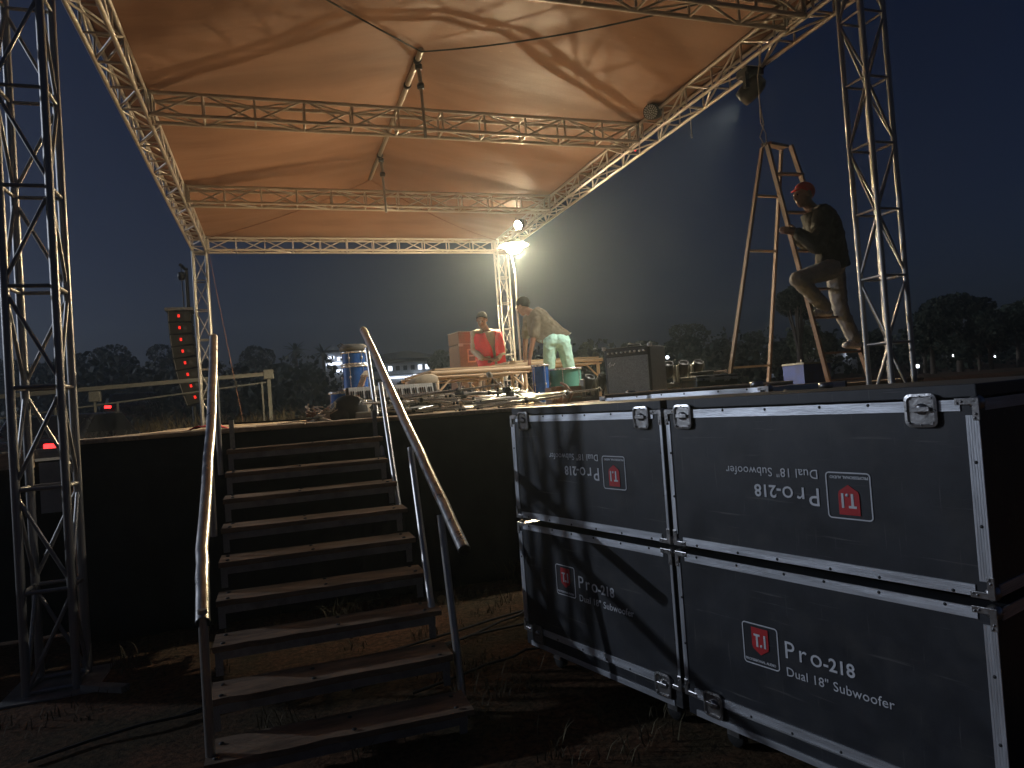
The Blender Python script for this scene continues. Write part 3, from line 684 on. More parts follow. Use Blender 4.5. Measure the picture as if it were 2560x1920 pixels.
# ------------------------------------------------------------------ things on the stage
# guitar amplifier
a0 = at(1312, 861, y=6.75); a0.z = ZS
t = thing('guitar_amplifier', 'black combo amplifier with grey grille cloth at the front of the stage', 'amplifier', a0, math.radians(-50))
aw, ad, ah = .51, .46, .545
MB().box((0, 0, .03), (aw, ad, ah), .012).build('cabinet', 'black_plastic', t)
MB().box((.025, -.006, .05), (aw-.025, .004, ah-.10), .004).build('grille_cloth', 'grille', t)
MB().box((.02, -.008, ah-.088), (aw-.02, .004, ah-.02), .004).build('control_panel', 'dark_iron', t)
kn = MB().lathe([(0, -.014), (.010, -.014), (.012, 0)], 10, (0, 0, 0), (0, 1, 0)).mesh('knob', 'chrome')
for k in range(9): link('knob', kn, t, (.05 + k*.05, -.008, ah-.055))
MB().tube([(.045, -.010, .37), (.07, -.010, .40), (.055, -.010, .345), (.085, -.010, .372), (.10, -.010, .36), (.12, -.010, .385)], .004, 5).build('script_badge', 'print_white', t)
for (x, z) in ((0, ah), (aw, ah), (0, .03), (aw, .03)): MB().box((x-.02, -.012, z-.02), (x+.02, .03, z+.02), .008).build('corner_guard', 'nickel', t)
MB().tube([(aw*.35, ad/2, ah), (aw*.38, ad/2, ah+.03), (aw*.62, ad/2, ah+.03), (aw*.65, ad/2, ah)], .012, 8).build('handle', 'black_rubber', t)
for (x, y) in ((.06, .05), (aw-.06, .05), (.06, ad-.05), (aw-.06, ad-.05)): MB().lathe([(.02, 0), (.024, 0), (.024, .032), (0, .032)], 10, (x, y, 0)).build('foot', 'black_rubber', t)

# grey multi-head light bars standing on the deck
def light_bar(label, loc, rot, n):
    t = thing('light_bar', label, 'stage light', loc, rot, 'spare light bars on the deck')
    w = .17*n
    MB().box((0, -.06, .0), (w, .06, .05), .01).build('bar', 'grey_plastic', t)
    for i in range(n):
        x = .085 + .17*i
        MB().box((x-.078, -.04, .05), (x-.058, .04, .24), .008).build('yoke_arm', 'grey_plastic', t); MB().box((x+.058, -.04, .05), (x+.078, .04, .24), .008).build('yoke_arm', 'grey_plastic', t)
        dz = R.uniform(-.2, .2)
        MB().lathe([(0, -.10), (.04, -.10), (.056, -.05), (.056, .08), (.046, .08), (.044, .065), (0, .06)], 14, (x, 0, .20), (dz, -.55, .8)).build('head', 'black_plastic', t)
    return t
l0 = at(1258, 862, y=6.9); l0.z = ZS; light_bar('grey multi-head light bar standing left of the black amplifier', l0, math.radians(8), 3)
l0 = at(1432, 852, y=6.85); l0.z = ZS+.09; light_bar('grey multi-head light bar on a crate right of the black amplifier', l0, math.radians(-10), 3)
t = thing('crate', 'low dark crate under the light bar right of the amplifier', 'crate', l0 - V((.03, .1, .09)), math.radians(-10))
MB().box((0, 0, 0), (.56, .30, .018)).build('bottom', 'board_dark', t)
for (a, b) in (((0, 0, .02), (.56, .015, .088)), ((0, .285, .02), (.56, .30, .088)), ((0, .016, .02), (.015, .284, .088)), ((.545, .016, .02), (.56, .284, .088))): slab('side', t, a, b, 'board_dark')
# black case with coiled cables on top
l0 = at(1507, 848, y=6.12); l0.z = ZS
t = thing('black_case', 'low black case carrying coiled cables beside the ladder', 'case', l0, math.radians(-5))
MB().box((0, 0, 0), (.46, .34, .145), .01).build('body', 'case_black', t); MB().box((-.004, -.004, .147), (.464, .344, .185), .008).build('lid', 'case_black', t)
for z in (.143,): MB().box((-.006, -.009, z-.012), (.466, -.001, z+.016), .002).build('edge_trim', 'nickel', t)
MB().box((.14, -.016, .115), (.20, -.006, .165), .003).build('latch', 'nickel', t); MB().box((.30, -.016, .115), (.36, -.006, .165), .003).build('latch', 'nickel', t)
def coil(label, c, r, n, m, rr=.008, flatz=.03, grp=None, name='cable_coil'):
    pts = []; k = n*14
    for i in range(k):
        a = 2*math.pi*i/14; q = r*(1 + .18*noise.noise(V((i*.3, c[0]*5, c[1]*3))))
        pts.append((c[0] + q*math.cos(a), c[1] + q*.8*math.sin(a), c[2] + rr + flatz*(.5 + .5*noise.noise(V((i*.21, 7, c[0]))))+.004*(i/14)))
    return tag(MB().tube(pts, rr, 6).build(name, m), label, 'cable', grp)
coil('dark cable coil on the lid of the low black case', (l0.x+.17, l0.y+.15, ZS+.185), .12, 5, 'board_dark', .008)
coil('tan cable coil at the right end of the low black case lid', (l0.x+.36, l0.y+.13, ZS+.185), .08, 4, 'cable_tan', .007)
mb = MB(); n = 24
for i in range(n+1):
    pass
g0 = at(1440, 852, y=5.98); g1 = at(1690, 832, y=5.98)
mb = MB(); vs = []; K = 40; J = 7
for i in range(K+1):
    x = g0.x + (g1.x-g0.x)*i/K
    for j in range(J+1):
        y = SY0 - .03 + .42*j/J; b = .5 + .5*noise.noise(V((x*5, y*7, 2))); e = math.sin(math.pi*j/J)
        vs.append((x, y + .03*noise.noise(V((x*3, 1, 1))), ZS + .008 + e*(.012 + .05*b*(i/K)**1.2)))
mb.add(vs, [(i*(J+1)+j, (i+1)*(J+1)+j, (i+1)*(J+1)+j+1, i*(J+1)+j+1) for i in range(K) for j in range(J)], True)
o = tag(mb.build('green_tarp', 'green_cloth'), 'rumpled green tarp folded along the stage edge below the ladder', 'tarp'); md = o.modifiers.new('t', 'SOLIDIFY'); md.thickness = .006; md.offset = 1

# wooden riser tables
def riser(label, x0, x1, y0, y1, zt, rz=0):
    t = thing('riser_table', label, 'table', (x0, y0, ZS), rz, 'unfinished riser tables'); w, d, h = x1-x0, y1-y0, zt-ZS
    n = max(3, int(d/.3))
    for i in range(n): slab('plank', t, (.0, d*i/n+.004, h-.022), (w, d*(i+1)/n-.004, h-.001*(i % 2)), 'plywood')
    for y in (.0, d): rod('rail', t, (-.05, y, h-.055), (w+.05, y, h-.052), .026, 'wood_pale', 10); rod('rail', t, (-.03, y, h-.105), (w+.03, y, h-.105), .014, 'wood_pale', 8)
    for x in (.02, w-.02): rod('rail', t, (x, .03, h-.085), (x, d-.03, h-.085), .026, 'wood_pale', 8)
    for x in (.02, w-.02):
        for y in (.02, d-.02):
            rod('leg', t, (x, y, 0), (x, y, h-.09), .026, 'wood_pale', 8)
            sx = 1 if x < w/2 else -1; rod('brace', t, (x+sx*.01, y, h-.30), (x+sx*.19, y, h-.12), .013, 'wood_pale', 6)
    return t
riser('long pale riser table in front of the worker in the red vest', 1.86, 3.06, 8.45, 10.6, 2.005)
riser('pale riser table behind the bending worker, right end showing beside the amplifier', 3.28, 4.72, 9.75, 11.2, 2.13)
# brown speaker cabinet
l0 = at(966, 850, y=12.05) + V((.27, 0, 0)); l0.z = ZS
t = thing('speaker_cabinet', 'tall brown carpeted speaker cabinet standing left of the worker in the red vest', 'speaker', l0, math.radians(10))
sw, sd = .52, .46
MB().box((0, 0, .0), (sw, sd, 1.12), .012).build('cabinet', 'carpet_brown', t); MB().box((.0, 0, 1.135), (sw, sd, 1.345), .012).build('top_section', 'carpet_brown', t)
f = MB().box((.15, -.014, .80), (.32, -.002, 1.04), .004).build('handle_plate', 'wood_pale', t)
MB().box((.175, -.017, .825), (.295, -.0145, 1.015)).build('recess', 'black_plastic', f); MB().box((.172, -.022, .905), (.298, -.0175, .93), .002).build('grip', 'white_paint', f)
for x in (.03, sw-.03): MB().box((x-.045, -.03, 1.09), (x+.045, -.002, 1.14), .008).build('catch', 'white_paint', t)
rod('tie_rod', t, (.03, -.02, 1.13), (sw-.03, -.02, 1.13), .009, 'rope', 6)
MB().box((-.004, -.004, 1.346), (sw+.004, sd+.004, 1.358)).build('top_edge', 'cream', t)

# drums
def drum(label, c, r, h, m, ax=(0, 0, 1), head='cream', n=24, lugs=6, name='drum'):
    t = thing(name, label, 'drum', c); a = V(ax).normalized()
    MB().lathe([(r, 0), (r, h)], n, (0, 0, 0), a).build('shell', m, t)
    for z, s in ((0, -1), (h, 1)):
        MB().lathe([(r+.002, z), (r+.014, z), (r+.014, z-s*.022), (r+.002, z-s*.022)], n, (0, 0, 0), a, True).build('hoop', 'chrome', t)
        MB().lathe([(r+.006, z+s*.001), (r*.5, z+s*.003), (0, z+s*.003)], n, (0, 0, 0), a, False).build('drumhead', head, t)
    x = a.orthogonal().normalized(); y = a.cross(x)
    for k in range(lugs):
        q = 2*math.pi*k/lugs + .3; o = (x*math.cos(q) + y*math.sin(q))*(r+.012)
        rod('tension_rod', t, o + a*.005, o + a*(h-.005), .004, 'chrome', 6)
        MB().ball(o + a*(h*.5), (.012, .012, .02), 8, 6).build('lug', 'chrome', t)
    return t
d0 = at(772, 872, y=9.0); d0.z = ZS
drum('large blue floor drum, lowest of the stack behind the guitar', d0 + V((.02, .0, 0)), .165, .34, 'drum_blue')
drum('blue tom drum in the middle of the stack behind the guitar', d0 + V((.0, .0, .345)), .155, .30, 'drum_blue')
drum('small blue tom at the top of the stack under the dark bag', d0 + V((-.01, .0, .65)), .145, .17, 'drum_blue')
t = thing('cymbal_bag', 'dark round bag lying on top of the drum stack', 'bag', d0 + V((-.01, 0, .825)))
MB().lathe([(0, 0), (.15, 0), (.17, .02), (.17, .06), (.14, .085), (0, .09)], 22).build('pouch', 'board_dark', t); MB().tube([(-.16, 0, .05), (-.19, -.02, .08), (-.15, -.04, .10), (-.10, 0, .08)], .008, 6).build('strap', 'black_rubber', t)
d1 = at(745, 880, y=6.95); d1.z = ZS
drum('small blue tom standing alone left of the guitar', d1, .135, .27, 'drum_blue', lugs=5)
d2 = at(1172, 868, y=8.0); d2.z = ZS
drum('narrow blue drum by the bending worker, left of the teal drum', d2, .10, .48, 'drum_blue', lugs=5)
d3 = at(1215, 868, y=8.05); d3.z = ZS
drum('teal drum with chrome rim in front of the bending worker', d3 + V((.05, 0, 0)), .21, .42, 'drum_teal')
# wooden box
l0 = at(1192, 868, y=6.95); l0.z = ZS
t = thing('wooden_box', 'rough brown wooden box with leather straps right of the drum hardware', 'box', l0, math.radians(-6))
for i in range(3): slab('board', t, (0, 0, .06*i), (.36, .24, .06*i+.057), 'carpet_brown')
MB().box((.05, -.008, .0), (.12, .248, .186), .003).build('strap', 'strap', t); MB().tube([(.18, -.02, .01), (.22, -.05, .10), (.16, -.03, .19), (.13, .05, .22)], .014, 6).build('belt', 'fretboard', t)
# keyboard
k0 = at(800, 862, y=6.55); k1 = at(938, 846, y=6.55)
t = thing('keyboard', 'black electronic keyboard with white keys tilted towards the camera behind the handrail', 'keyboard', (k0.x-.22, 6.5, ZS+.025), math.radians(-3))
kw = .85; rx = math.radians(52)
def kb(name, a, b, m, bev=0):
    o = MB().box(a, b, bev).build(name, m, t); o.rotation_euler = (rx, 0, 0); return o
kb('body', (0, 0, 0), (kw, .30, .05), 'black_plastic', .008); kb('panel', (.02, .012, .051), (kw-.02, .145, .056), 'dark_iron')
wk = MB().box((0, 0, 0), (.0195, .135, .012), .001).mesh('white_key', 'key_white'); bk_ = MB().box((0, 0, 0), (.011, .085, .018), .001).mesh('black_key', 'black_plastic')
n = 38
Rx = Matrix.Rotation(rx, 3, 'X')
for i in range(n):
    o = link('white_key', wk, t, Rx @ V((.03 + i*.0206, .155, .0515)), (rx, 0, 0))
    if i % 7 in (0, 1, 3, 4, 5): link('black_key', bk_, t, Rx @ V((.03 + i*.0206 + .0146, .155, .0515)), (rx, 0, 0))
slab('support', t, (.05, .12, -.02), (kw-.05, .17, .14), 'board_dark')
# electric guitar leaning against the drums
g0 = at(742, 905, y=6.25); g0.z = ZS; g1 = at(795, 800, y=7.2)
t = thing('electric_guitar', 'cream electric guitar leaning back against the keyboard', 'guitar', g0 + V((.06, 0, 0)))
ax = (g1 - g0 - V((.06, 0, 0))).normalized(); sx = V((1, -.15, 0)); sx = (sx - ax*sx.dot(ax)).normalized(); nn = sx.cross(ax)
if nn.y > 0: nn = -nn
out = [(-.02, .0), (.10, .0), (.155, .05), (.16, .12), (.115, .19), (.13, .25), (.145, .31), (.11, .335), (.065, .29), (.045, .27), (-.03, .28), (-.06, .32), (-.11, .38), (-.145, .36), (-.12, .28), (-.10, .20), (-.15, .13), (-.155, .06), (-.10, .01)]
mb = MB(); k = len(out)
vs = [sx*a + ax*b + nn*.0 for a, b in out] + [sx*a + ax*b + nn*.042 for a, b in out]
mb.add(vs, [tuple(range(k)), tuple(range(2*k-1, k-1, -1))] + [(i, (i+1) % k, (i+1) % k + k, i+k) for i in range(k)]); mb.build('body', 'cream', t)
mb = MB(); mb.bar(ax*.24 + nn*.045, ax*.86 + nn*.045, .05, .022); mb.build('neck', 'fretboard', t)
mb = MB(); mb.bar(ax*.86 + nn*.04, ax*1.0 + nn*.035 + sx*.02, .075, .016); mb.build('headstock', 'cream', t)
for q in (.12, .2): MB().bar(ax*q - sx*.035 + nn*.047, ax*q + sx*.035 + nn*.047, .016, .01).build('pickup', 'black_plastic', t)
MB().bar(ax*.07 - sx*.04 + nn*.046, ax*.07 + sx*.04 + nn*.046, .02, .012).build('bridge', 'chrome', t)
for s_ in range(6): rod('string', t, ax*.07 + sx*(-.018+.0072*s_) + nn*.054, ax*.9 + sx*(-.018+.0072*s_) + nn*.058, .0009, 'chrome', 4)
t = thing('gig_bag', 'dark padded bag slumped beside the cream guitar', 'bag', at(752, 906, y=6.1) + V((0, 0, -.02)))
mb = MB(); mb.ball((.02, .06, .10), (.16, .07, .13), 16, 10); mb.ball((-.06, .03, .06), (.09, .06, .07), 12, 8); mb.build('bag', 'board_dark', t)
MB().box((.06, -.03, .0), (.20, .02, .075), .01).build('pocket', 'shirt_cream', t)
# rolled blanket on the riser end
l0 = at(905, 828, y=8.2)
t = thing('grey_cushion', 'rolled grey cushion behind the keyboard at the left end of the riser table', 'cushion', (l0.x-.2, 8.2, ZS+.02))
mb = MB(); mb.ball((.24, 0, .34), (.20, .12, .085), 18, 10, (V((.97, 0, .22)), V((0, 1, 0)), V((-.22, 0, .97)))); mb.build('roll', 'trouser_khaki', t)
MB().box((-.02, -.15, 0), (.42, .15, .24), .02).build('support', 'board_dark', t)
# tangled tan cables at the left
t = thing('cable_heap', 'heap of tangled tan cables and twigs of wire at the left stage edge', 'cable', at(705, 905, y=6.15) + V((0, 0, -.02)))
for k in range(26):
    pts = []; p = V((R.uniform(-.12, .10), R.uniform(-.05, .12), R.uniform(0, .03)))
    for j in range(9):
        pts.append(p.copy()); p = p + V((R.uniform(-.08, .08), R.uniform(-.05, .05), R.uniform(-.035, .05)))
        p.x = max(-.16, min(.14, p.x)); p.z = max(.005, min(.17, p.z))
    MB().tube(pts, R.choice([.005, .007, .009]), 5).build('cable', R.choice(['cable_tan', 'cable_tan', 'rope', 'strap']), t)
MB().tube([(-.15, 0, .01), (-.25, -.05, .02), (-.36, -.1, .01), (-.42, -.12, .0)], .006, 5).build('cable', 'cable_tan', t)

# drum stands and hardware heaped along the front of the deck
def stand(loc, rz, L, tilt):
    t = thing('drum_stand', 'folded chrome drum stand lying in the heap at the front of the stage', 'stand', loc, rz, 'heap of folded drum stands')
    a = V((0, 0, .03)); b = V((L, 0, .03 + tilt))
    rod('tube', t, a, a.lerp(b, .55), .014, 'chrome', 8); rod('tube', t, a.lerp(b, .5), b, .0095, 'chrome', 8)
    MB().ball(a.lerp(b, .55), .022, 8, 6).build('clamp', 'dark_iron', t)
    for k in (-1, 0, 1): rod('leg', t, a.lerp(b, .42) + V((0, .012*k, .01)), V((-.08 + .03*abs(k), .06*k, .02 + .015*(k+1))), .008, 'chrome', 6)
    for k in (-1, 1): MB().ball(V((-.08 + .03, .06*k, .02)), .014, 8, 6).build('foot', 'black_rubber', t)
    MB().tube([b, b + V((.03, .02, .02)), b + V((.05, .02, -.01))], .006, 6).build('arm', 'chrome', t)
    return t
h0 = at(905, 878, y=6.05).x; h1 = at(1150, 870, y=6.05).x
for i in range(32):
    x = h0 + (h1-h0)*(i+.5)/32 + R.uniform(-.2, .1); stand((x, R.uniform(6.0, 6.75), ZS + R.choice([0, .03, .06, .09, .13])), R.uniform(-.5, .5) + (math.pi if R.random() < .4 else 0), R.uniform(.45, .8), R.uniform(-.02, .07))
for i in range(24):
    x = R.uniform(h0-.5, h1+.1); y = R.uniform(6.0, 6.8)
    coil('thin lead curled among the drum hardware', (x, y, ZS+.01), R.uniform(.07, .17), 3, R.choice(['board_dark', 'cable_tan', 'rope']), .007, .10, 'leads among the drum hardware')
for i in range(5):
    t = thing('hardware_clamp', 'small dark clamp block lying among the drum stands', 'clamp', (R.uniform(h0+.1, h1-.1), R.uniform(5.98, 6.3), ZS+.10 + R.uniform(0, .08)), R.uniform(0, 3), 'clamp blocks in the hardware heap')
    MB().box((-.035, -.025, -.025), (.035, .025, .03), .006).build('block', 'dark_iron', t); MB().lathe([(.008, 0), (.008, .05), (.02, .05), (.02, .06), (0, .06)], 8, (0, 0, .03)).build('wing_screw', 'chrome', t)
# bass drum pedal
l0 = at(1090, 868, y=6.3); l0.z = ZS
t = thing('drum_pedal', 'bass drum pedal with a round beater standing up from the hardware heap', 'pedal', l0)
for x in (-.06, .06): rod('post', t, (x, 0, 0), (x, 0, .20), .012, 'dark_iron', 8)
rod('axle', t, (-.08, 0, .18), (.08, 0, .18), .010, 'chrome', 8)
rod('beater_rod', t, (0, 0, .18), (-.11, .02, .31), .005, 'chrome', 6); MB().lathe([(0, -.02), (.026, -.02), (.032, 0), (.026, .02), (0, .02)], 14, (-.125, .022, .325), (1, 0, .5)).build('beater', 'rope', t)
MB().bar((0, -.02, .02), (.05, -.32, .03), .08, .012).build('footboard', 'chrome', t); rod('strut', t, (.09, .02, .16), (.34, -.10, .02), .012, 'chrome', 8); MB().box((-.10, -.03, 0), (.10, .05, .012)).build('base', 'dark_iron', t)
# red cloth at the left
c0 = at(430, 920, y=5.93)
mb = MB(); vs = []
for i in range(15):
    for j in range(6):
        x = c0.x - .10 + .30*i/14; e = math.sin(math.pi*i/14); vs.append((x, 5.90 + .2*j/5, ZS + .012 + .05*e*(.6 + .5*noise.noise(V((x*14, j*.7, 0))))))
mb.add(vs, [(i*6+j, (i+1)*6+j, (i+1)*6+j+1, i*6+j+1) for i in range(14) for j in range(5)], True)
o = tag(mb.build('red_rag', 'red_cloth'), 'bright red rag on the stage edge by the left handrail', 'cloth'); md = o.modifiers.new('t', 'SOLIDIFY'); md.thickness = .006
tag(MB().tube([at(480, 916, y=5.92), at(560, 912, y=5.95), at(640, 907, y=5.93), at(690, 903, y=6.0)], .009, 6).build('stage_cable', 'black_rubber'), 'black cable lying along the top of the stairs on the stage edge', 'cable')
# strap holding the back left tower
p = at(452, 552, y=16.0); q = at(527, 912, y=15.2)
t = thing('guy_strap', 'brown ratchet strap running down from the back left roof corner', 'strap', q)
MB().bar(p-q, V((0, 0, -.1)), .05, .008).build('webbing', 'strap', t); MB().bar((p-q)*.2, (p-q)*.24, .07, .04).build('ratchet', 'dark_iron', t)
# stick on the cases
p = CA + CS*.15 + CN*.60; q = CA + CS*.9 + CN*1.42
tag(MB().tube([p + V((0, 0, 1.535)), (p+q)/2 + V((0, 0, 1.537)), q + V((0, 0, 1.54))], [.012, .014, .011], 8).build('wooden_stick', 'wood_pale'), 'long thin wooden stick lying across the tops of the flight cases', 'stick')
# ------------------------------------------------------------------ people
def loft(mb, rings, n=16):
    """rings of (centre, side axis, front axis, half width, half depth)"""
    vs = []; fs = []
    for c, sx, fy, a, b in rings:
        for j in range(n):
            t = 2*math.pi*j/n; ct, st_ = math.cos(t), math.sin(t)
            vs.append(V(c) + sx*(a*math.copysign(abs(ct)**.85, ct)) + fy*(b*math.copysign(abs(st_)**.85, st_)))
    k = len(rings)
    for i in range(k-1):
        for j in range(n): fs.append((i*n+j, i*n+(j+1) % n, (i+1)*n+(j+1) % n, (i+1)*n+j))
    fs += [tuple(range(n-1, -1, -1)), tuple(range((k-1)*n, k*n))]
    mb.add(vs, fs, True)
def head_mesh(mb, c, f, u, s):
    """skull, jaw, nose, ears, brow; f looks forward, u points to the crown, s is the head height"""
    r = f.cross(u).normalized(); P = lambda x, y, z: V(c) + r*(x*s) + f*(y*s) + u*(z*s); ax = (r, f, u)
    mb.ball(P(0, -.06, .12), (.315*s, .40*s, .36*s), 18, 12, ax)
    mb.ball(P(0, .07, -.14), (.255*s, .30*s, .34*s), 16, 10, ax)
    mb.ball(P(0, .20, -.38), (.13*s, .13*s, .10*s), 12, 8, ax)
    mb.ball(P(0, .37, -.07), (.06*s, .09*s, .10*s), 10, 7, ax); mb.ball(P(0, .40, -.115), (.075*s, .07*s, .05*s), 10, 7, ax)
    mb.ball(P(0, .30, .075), (.22*s, .07*s, .05*s), 12, 6, ax)
    for q in (-.045, .0): mb.ball(P(0, .335, -.245+q), (.10*s, .05*s, .03*s), 10, 6, ax)
    for x in (-1, 1): mb.ball(P(x*.315, -.03, -.02), (.04*s, .09*s, .13*s), 10, 7, ax)
def hand_mesh(mb, w, d, nrm, side, s=1.0, curl=.5):
    """palm from wrist w along d, palm facing nrm; five unequal bent fingers, thumb leaving the side"""
    d = d.normalized(); nrm = (nrm - d*nrm.dot(d)).normalized(); x = d.cross(nrm)*side
    c = w + d*.05*s; mb.ball(c, (.042*s, .055*s, .017*s), 12, 8, (x, d, nrm)); mb.cap(w, c, .024*s, .026*s, 8)
    for k, (o, L) in enumerate(((-.032, .062), (-.011, .076), (.010, .080), (.030, .070))):
        a = w + d*.088*s + x*(o*s); dirn = d
        for seg, fr_ in enumerate((.45, .32, .23)):
            ang = curl*(.55 + .25*seg); dirn = (dirn*math.cos(ang) + nrm*math.sin(ang)).normalized(); nr2 = nrm
            b = a + dirn*(L*fr_*s*1.15); mb.cap(a, b, (.0095 - .001*seg)*s, (.0088 - .001*seg)*s, 6); a = b
    a = w + d*.03*s + x*(.036*s); b = a + (d*.6 + x*.55 + nrm*.35).normalized()*.042*s; e = b + (d*.8 + x*.05 + nrm*.6).normalized()*.032*s
    mb.cap(a, b, .013*s, .011*s, 6); mb.cap(b, e, .0105*s, .009*s, 6)
def finish(mb, name, m, parent, vox, disp=0, smooth=3, dscale=.09):
    o = mb.build(name, m, parent)
    r = o.modifiers.new('remesh', 'REMESH'); r.mode = 'VOXEL'; r.voxel_size = vox; r.use_smooth_shade = True
    s = o.modifiers.new('smooth', 'SMOOTH'); s.factor = .5; s.iterations = smooth
    if disp:
        tx = bpy.data.textures.new('folds', 'CLOUDS'); tx.noise_scale = dscale; tx.noise_depth = 1
        dm = o.modifiers.new('folds', 'DISPLACE'); dm.texture = tx; dm.strength = disp; dm.texture_coords = 'LOCAL'; dm.mid_level = .45
    dg = bpy.context.evaluated_depsgraph_get(); me = bpy.data.meshes.new_from_object(o.evaluated_get(dg))
    o.modifiers.clear(); old = o.data; o.data = me; me.materials.clear(); me.materials.append(M[m]); bpy.data.meshes.remove(old); return o
def person(label, base, J, spec):
    """J: joints in world space; the body is one continuous skin, clothes are its children"""
    t = thing('person', label, 'person', base); k = spec.get('k', 1.0); B = V(base)
    j = {n: V(p) - B for n, p in J.items()}
    up = (j['neck'] - j['pelvis']).normalized(); sx = (j['sh_r'] - j['sh_l']); sx = (sx - up*sx.dot(up)).normalized(); fy = up.cross(sx)
    hx = (j['hip_r'] - j['hip_l']); hx = (hx - up*hx.dot(up)*.6).normalized()
    def torso(mb, g, low, high, shw=1.0):
        rs = []
        for q, a, b in ((-.14, .155, .105), (.0, .165, .115), (.22, .150, .105), (.42, .150, .105), (.62, .170, .115), (.80, .175, .115), (.92, .155, .09), (1.0, .075, .065)):
            if q < low or q > high: continue
            c = j['pelvis'].lerp(j['neck'], q); bend = spec.get('hunch', 0)*math.sin(math.pi*max(0, min(1, q)))
            ax = hx.lerp(sx, max(0, min(1, q))).normalized()
            rs.append((c - fy*bend, ax, fy, (a*shw+g)*k, (b+g)*k))
        loft(mb, rs)
    def limb(mb, a, b, c, r, g=0):
        mb.cap(j[a], j[b], (r[0]+g)*k, (r[1]+g)*k); mb.cap(j[b], j[c], (r[1]+g)*k, (r[2]+g)*k)
    arm = (.052, .041, .028); leg = (.085, .058, .042)
    mb = MB(); torso(mb, -.012, -.2, 1.01)
    for s_ in ('l', 'r'):
        limb(mb, 'sh_'+s_, 'el_'+s_, 'wr_'+s_, arm); limb(mb, 'hip_'+s_, 'kn_'+s_, 'an_'+s_, leg)
        hd, hn = spec['hand_'+s_]; hand_mesh(mb, j['wr_'+s_], V(hd), V(hn), 1 if s_ == 'r' else -1, k*1.08, spec.get('curl', .5))
        mb.cap(j['an_'+s_], j['toe_'+s_], .036*k, .03*k)
    hf, hu = V(spec['face']).normalized(), V(spec['crown']); hu = (hu - hf*hu.dot(hf)).normalized(); hs = .265*k
    mb.cap(j['neck'] - up*.03, j['head'] - hu*.06*k, .062*k, .055*k); head_mesh(mb, j['head'], hf, hu, hs)
    finish(mb, 'body', 'skin', t, spec.get('vox', .009), 0, 2)
    r_ = hf.cross(hu).normalized()
    for x in (-1, 1): MB().ball(j['head'] + r_*(x*.105*hs) + hf*(.345*hs) + hu*(.015*hs), .036*hs, 8, 6).build('eye', 'eye', t)
    # hair
    mb = MB(); vs = []; n, m = 20, 9
    for i in range(m+1):
        th = math.pi*.60*i/m
        for q in range(n):
            a = 2*math.pi*q/n; lim = 1 - .42*max(0, math.sin(a))**1.2 + .34*max(0, -math.sin(a)); tt = th*lim
            vs.append(j['head'] + hf*(-.06*hs) + hu*(.12*hs) + r_*(.322*hs*math.sin(tt)*math.cos(a)) + hf*(.408*hs*math.sin(tt)*math.sin(a)) + hu*(.368*hs*math.cos(tt)))
    mb.add(vs, [(i*n+q, (i+1)*n+q, (i+1)*n+(q+1) % n, i*n+(q+1) % n) for i in range(m) for q in range(n)], True)
    h = mb.build('cap' if spec.get('cap') else 'hair', spec.get('cap') or 'hair', t); md = h.modifiers.new('t', 'SOLIDIFY'); md.thickness = .004; md.offset = 1
    if spec.get('cap'):
        br = MB(); c = j['head'] + hf*(.30*hs) + hu*(.20*hs); br.ball(c + hf*(.02*hs), (.25*hs, .14*hs, .03*hs), 14, 6, (r_, hf, hu)); br.build('peak', spec['cap'], h)
    # top
    mb = MB(); torso(mb, spec.get('loose', .018), spec.get('top_low', -.12), .97, 1.04)
    sl = spec.get('sleeve', 'long')
    for s_ in ('l', 'r'):
        a, b, c = j['sh_'+s_], j['el_'+s_], j['wr_'+s_]; mb.cap(j['neck'].lerp(a, .35) - up*.04, a, .07*k, .068*k)
        if sl == 'long': lo = spec.get('loose', .018) - .018; mb.cap(a, b, (.066+lo)*k, (.056+lo)*k); mb.cap(b, b.lerp(c, .93), (.056+lo)*k, (.043+lo*.5)*k)
        else: e = a.lerp(b, .72); mb.cap(a, e, .070*k, .068*k)
    finish(mb, 'jacket' if spec.get('jacket') else 'shirt', spec['top'], t, spec.get('vox', .009)*1.1, .020*k, 2, .06)
    # trousers
    mb = MB(); c = j['pelvis']; loft(mb, [(c - up*.10, hx, fy, .150*k, .120*k), (c, hx, fy, .176*k, .132*k), (c + up*.10, hx, fy, .165*k, .122*k)])
    for s_ in ('l', 'r'):
        a, b, e = j['hip_'+s_], j['kn_'+s_], j['an_'+s_]; mb.cap(c.lerp(a, .6), a, .11*k, .105*k); mb.cap(a, b, .104*k, .080*k); mb.cap(b, b.lerp(e, .96), .080*k, .066*k)
    finish(mb, 'trousers', spec['bottom'], t, spec.get('vox', .009)*1.1, .018*k, 2, .06)
    for s_ in ('l', 'r'):
        a, b = j['an_'+s_], j['toe_'+s_]; mb = MB(); dd = (b-a); dd.z *= .2; dd = dd.normalized(); heel = a - dd*.045*k; heel.z = b.z
        mb.cap(heel, b, .040*k, .036*k); mb.cap(a, a.lerp(b, .6), .045*k, .037*k); mb.ball(b, (.045*k, .045*k, .03*k), 10, 7)
        finish(mb, 'shoe', 'shoe', t, .010, 0, 2)
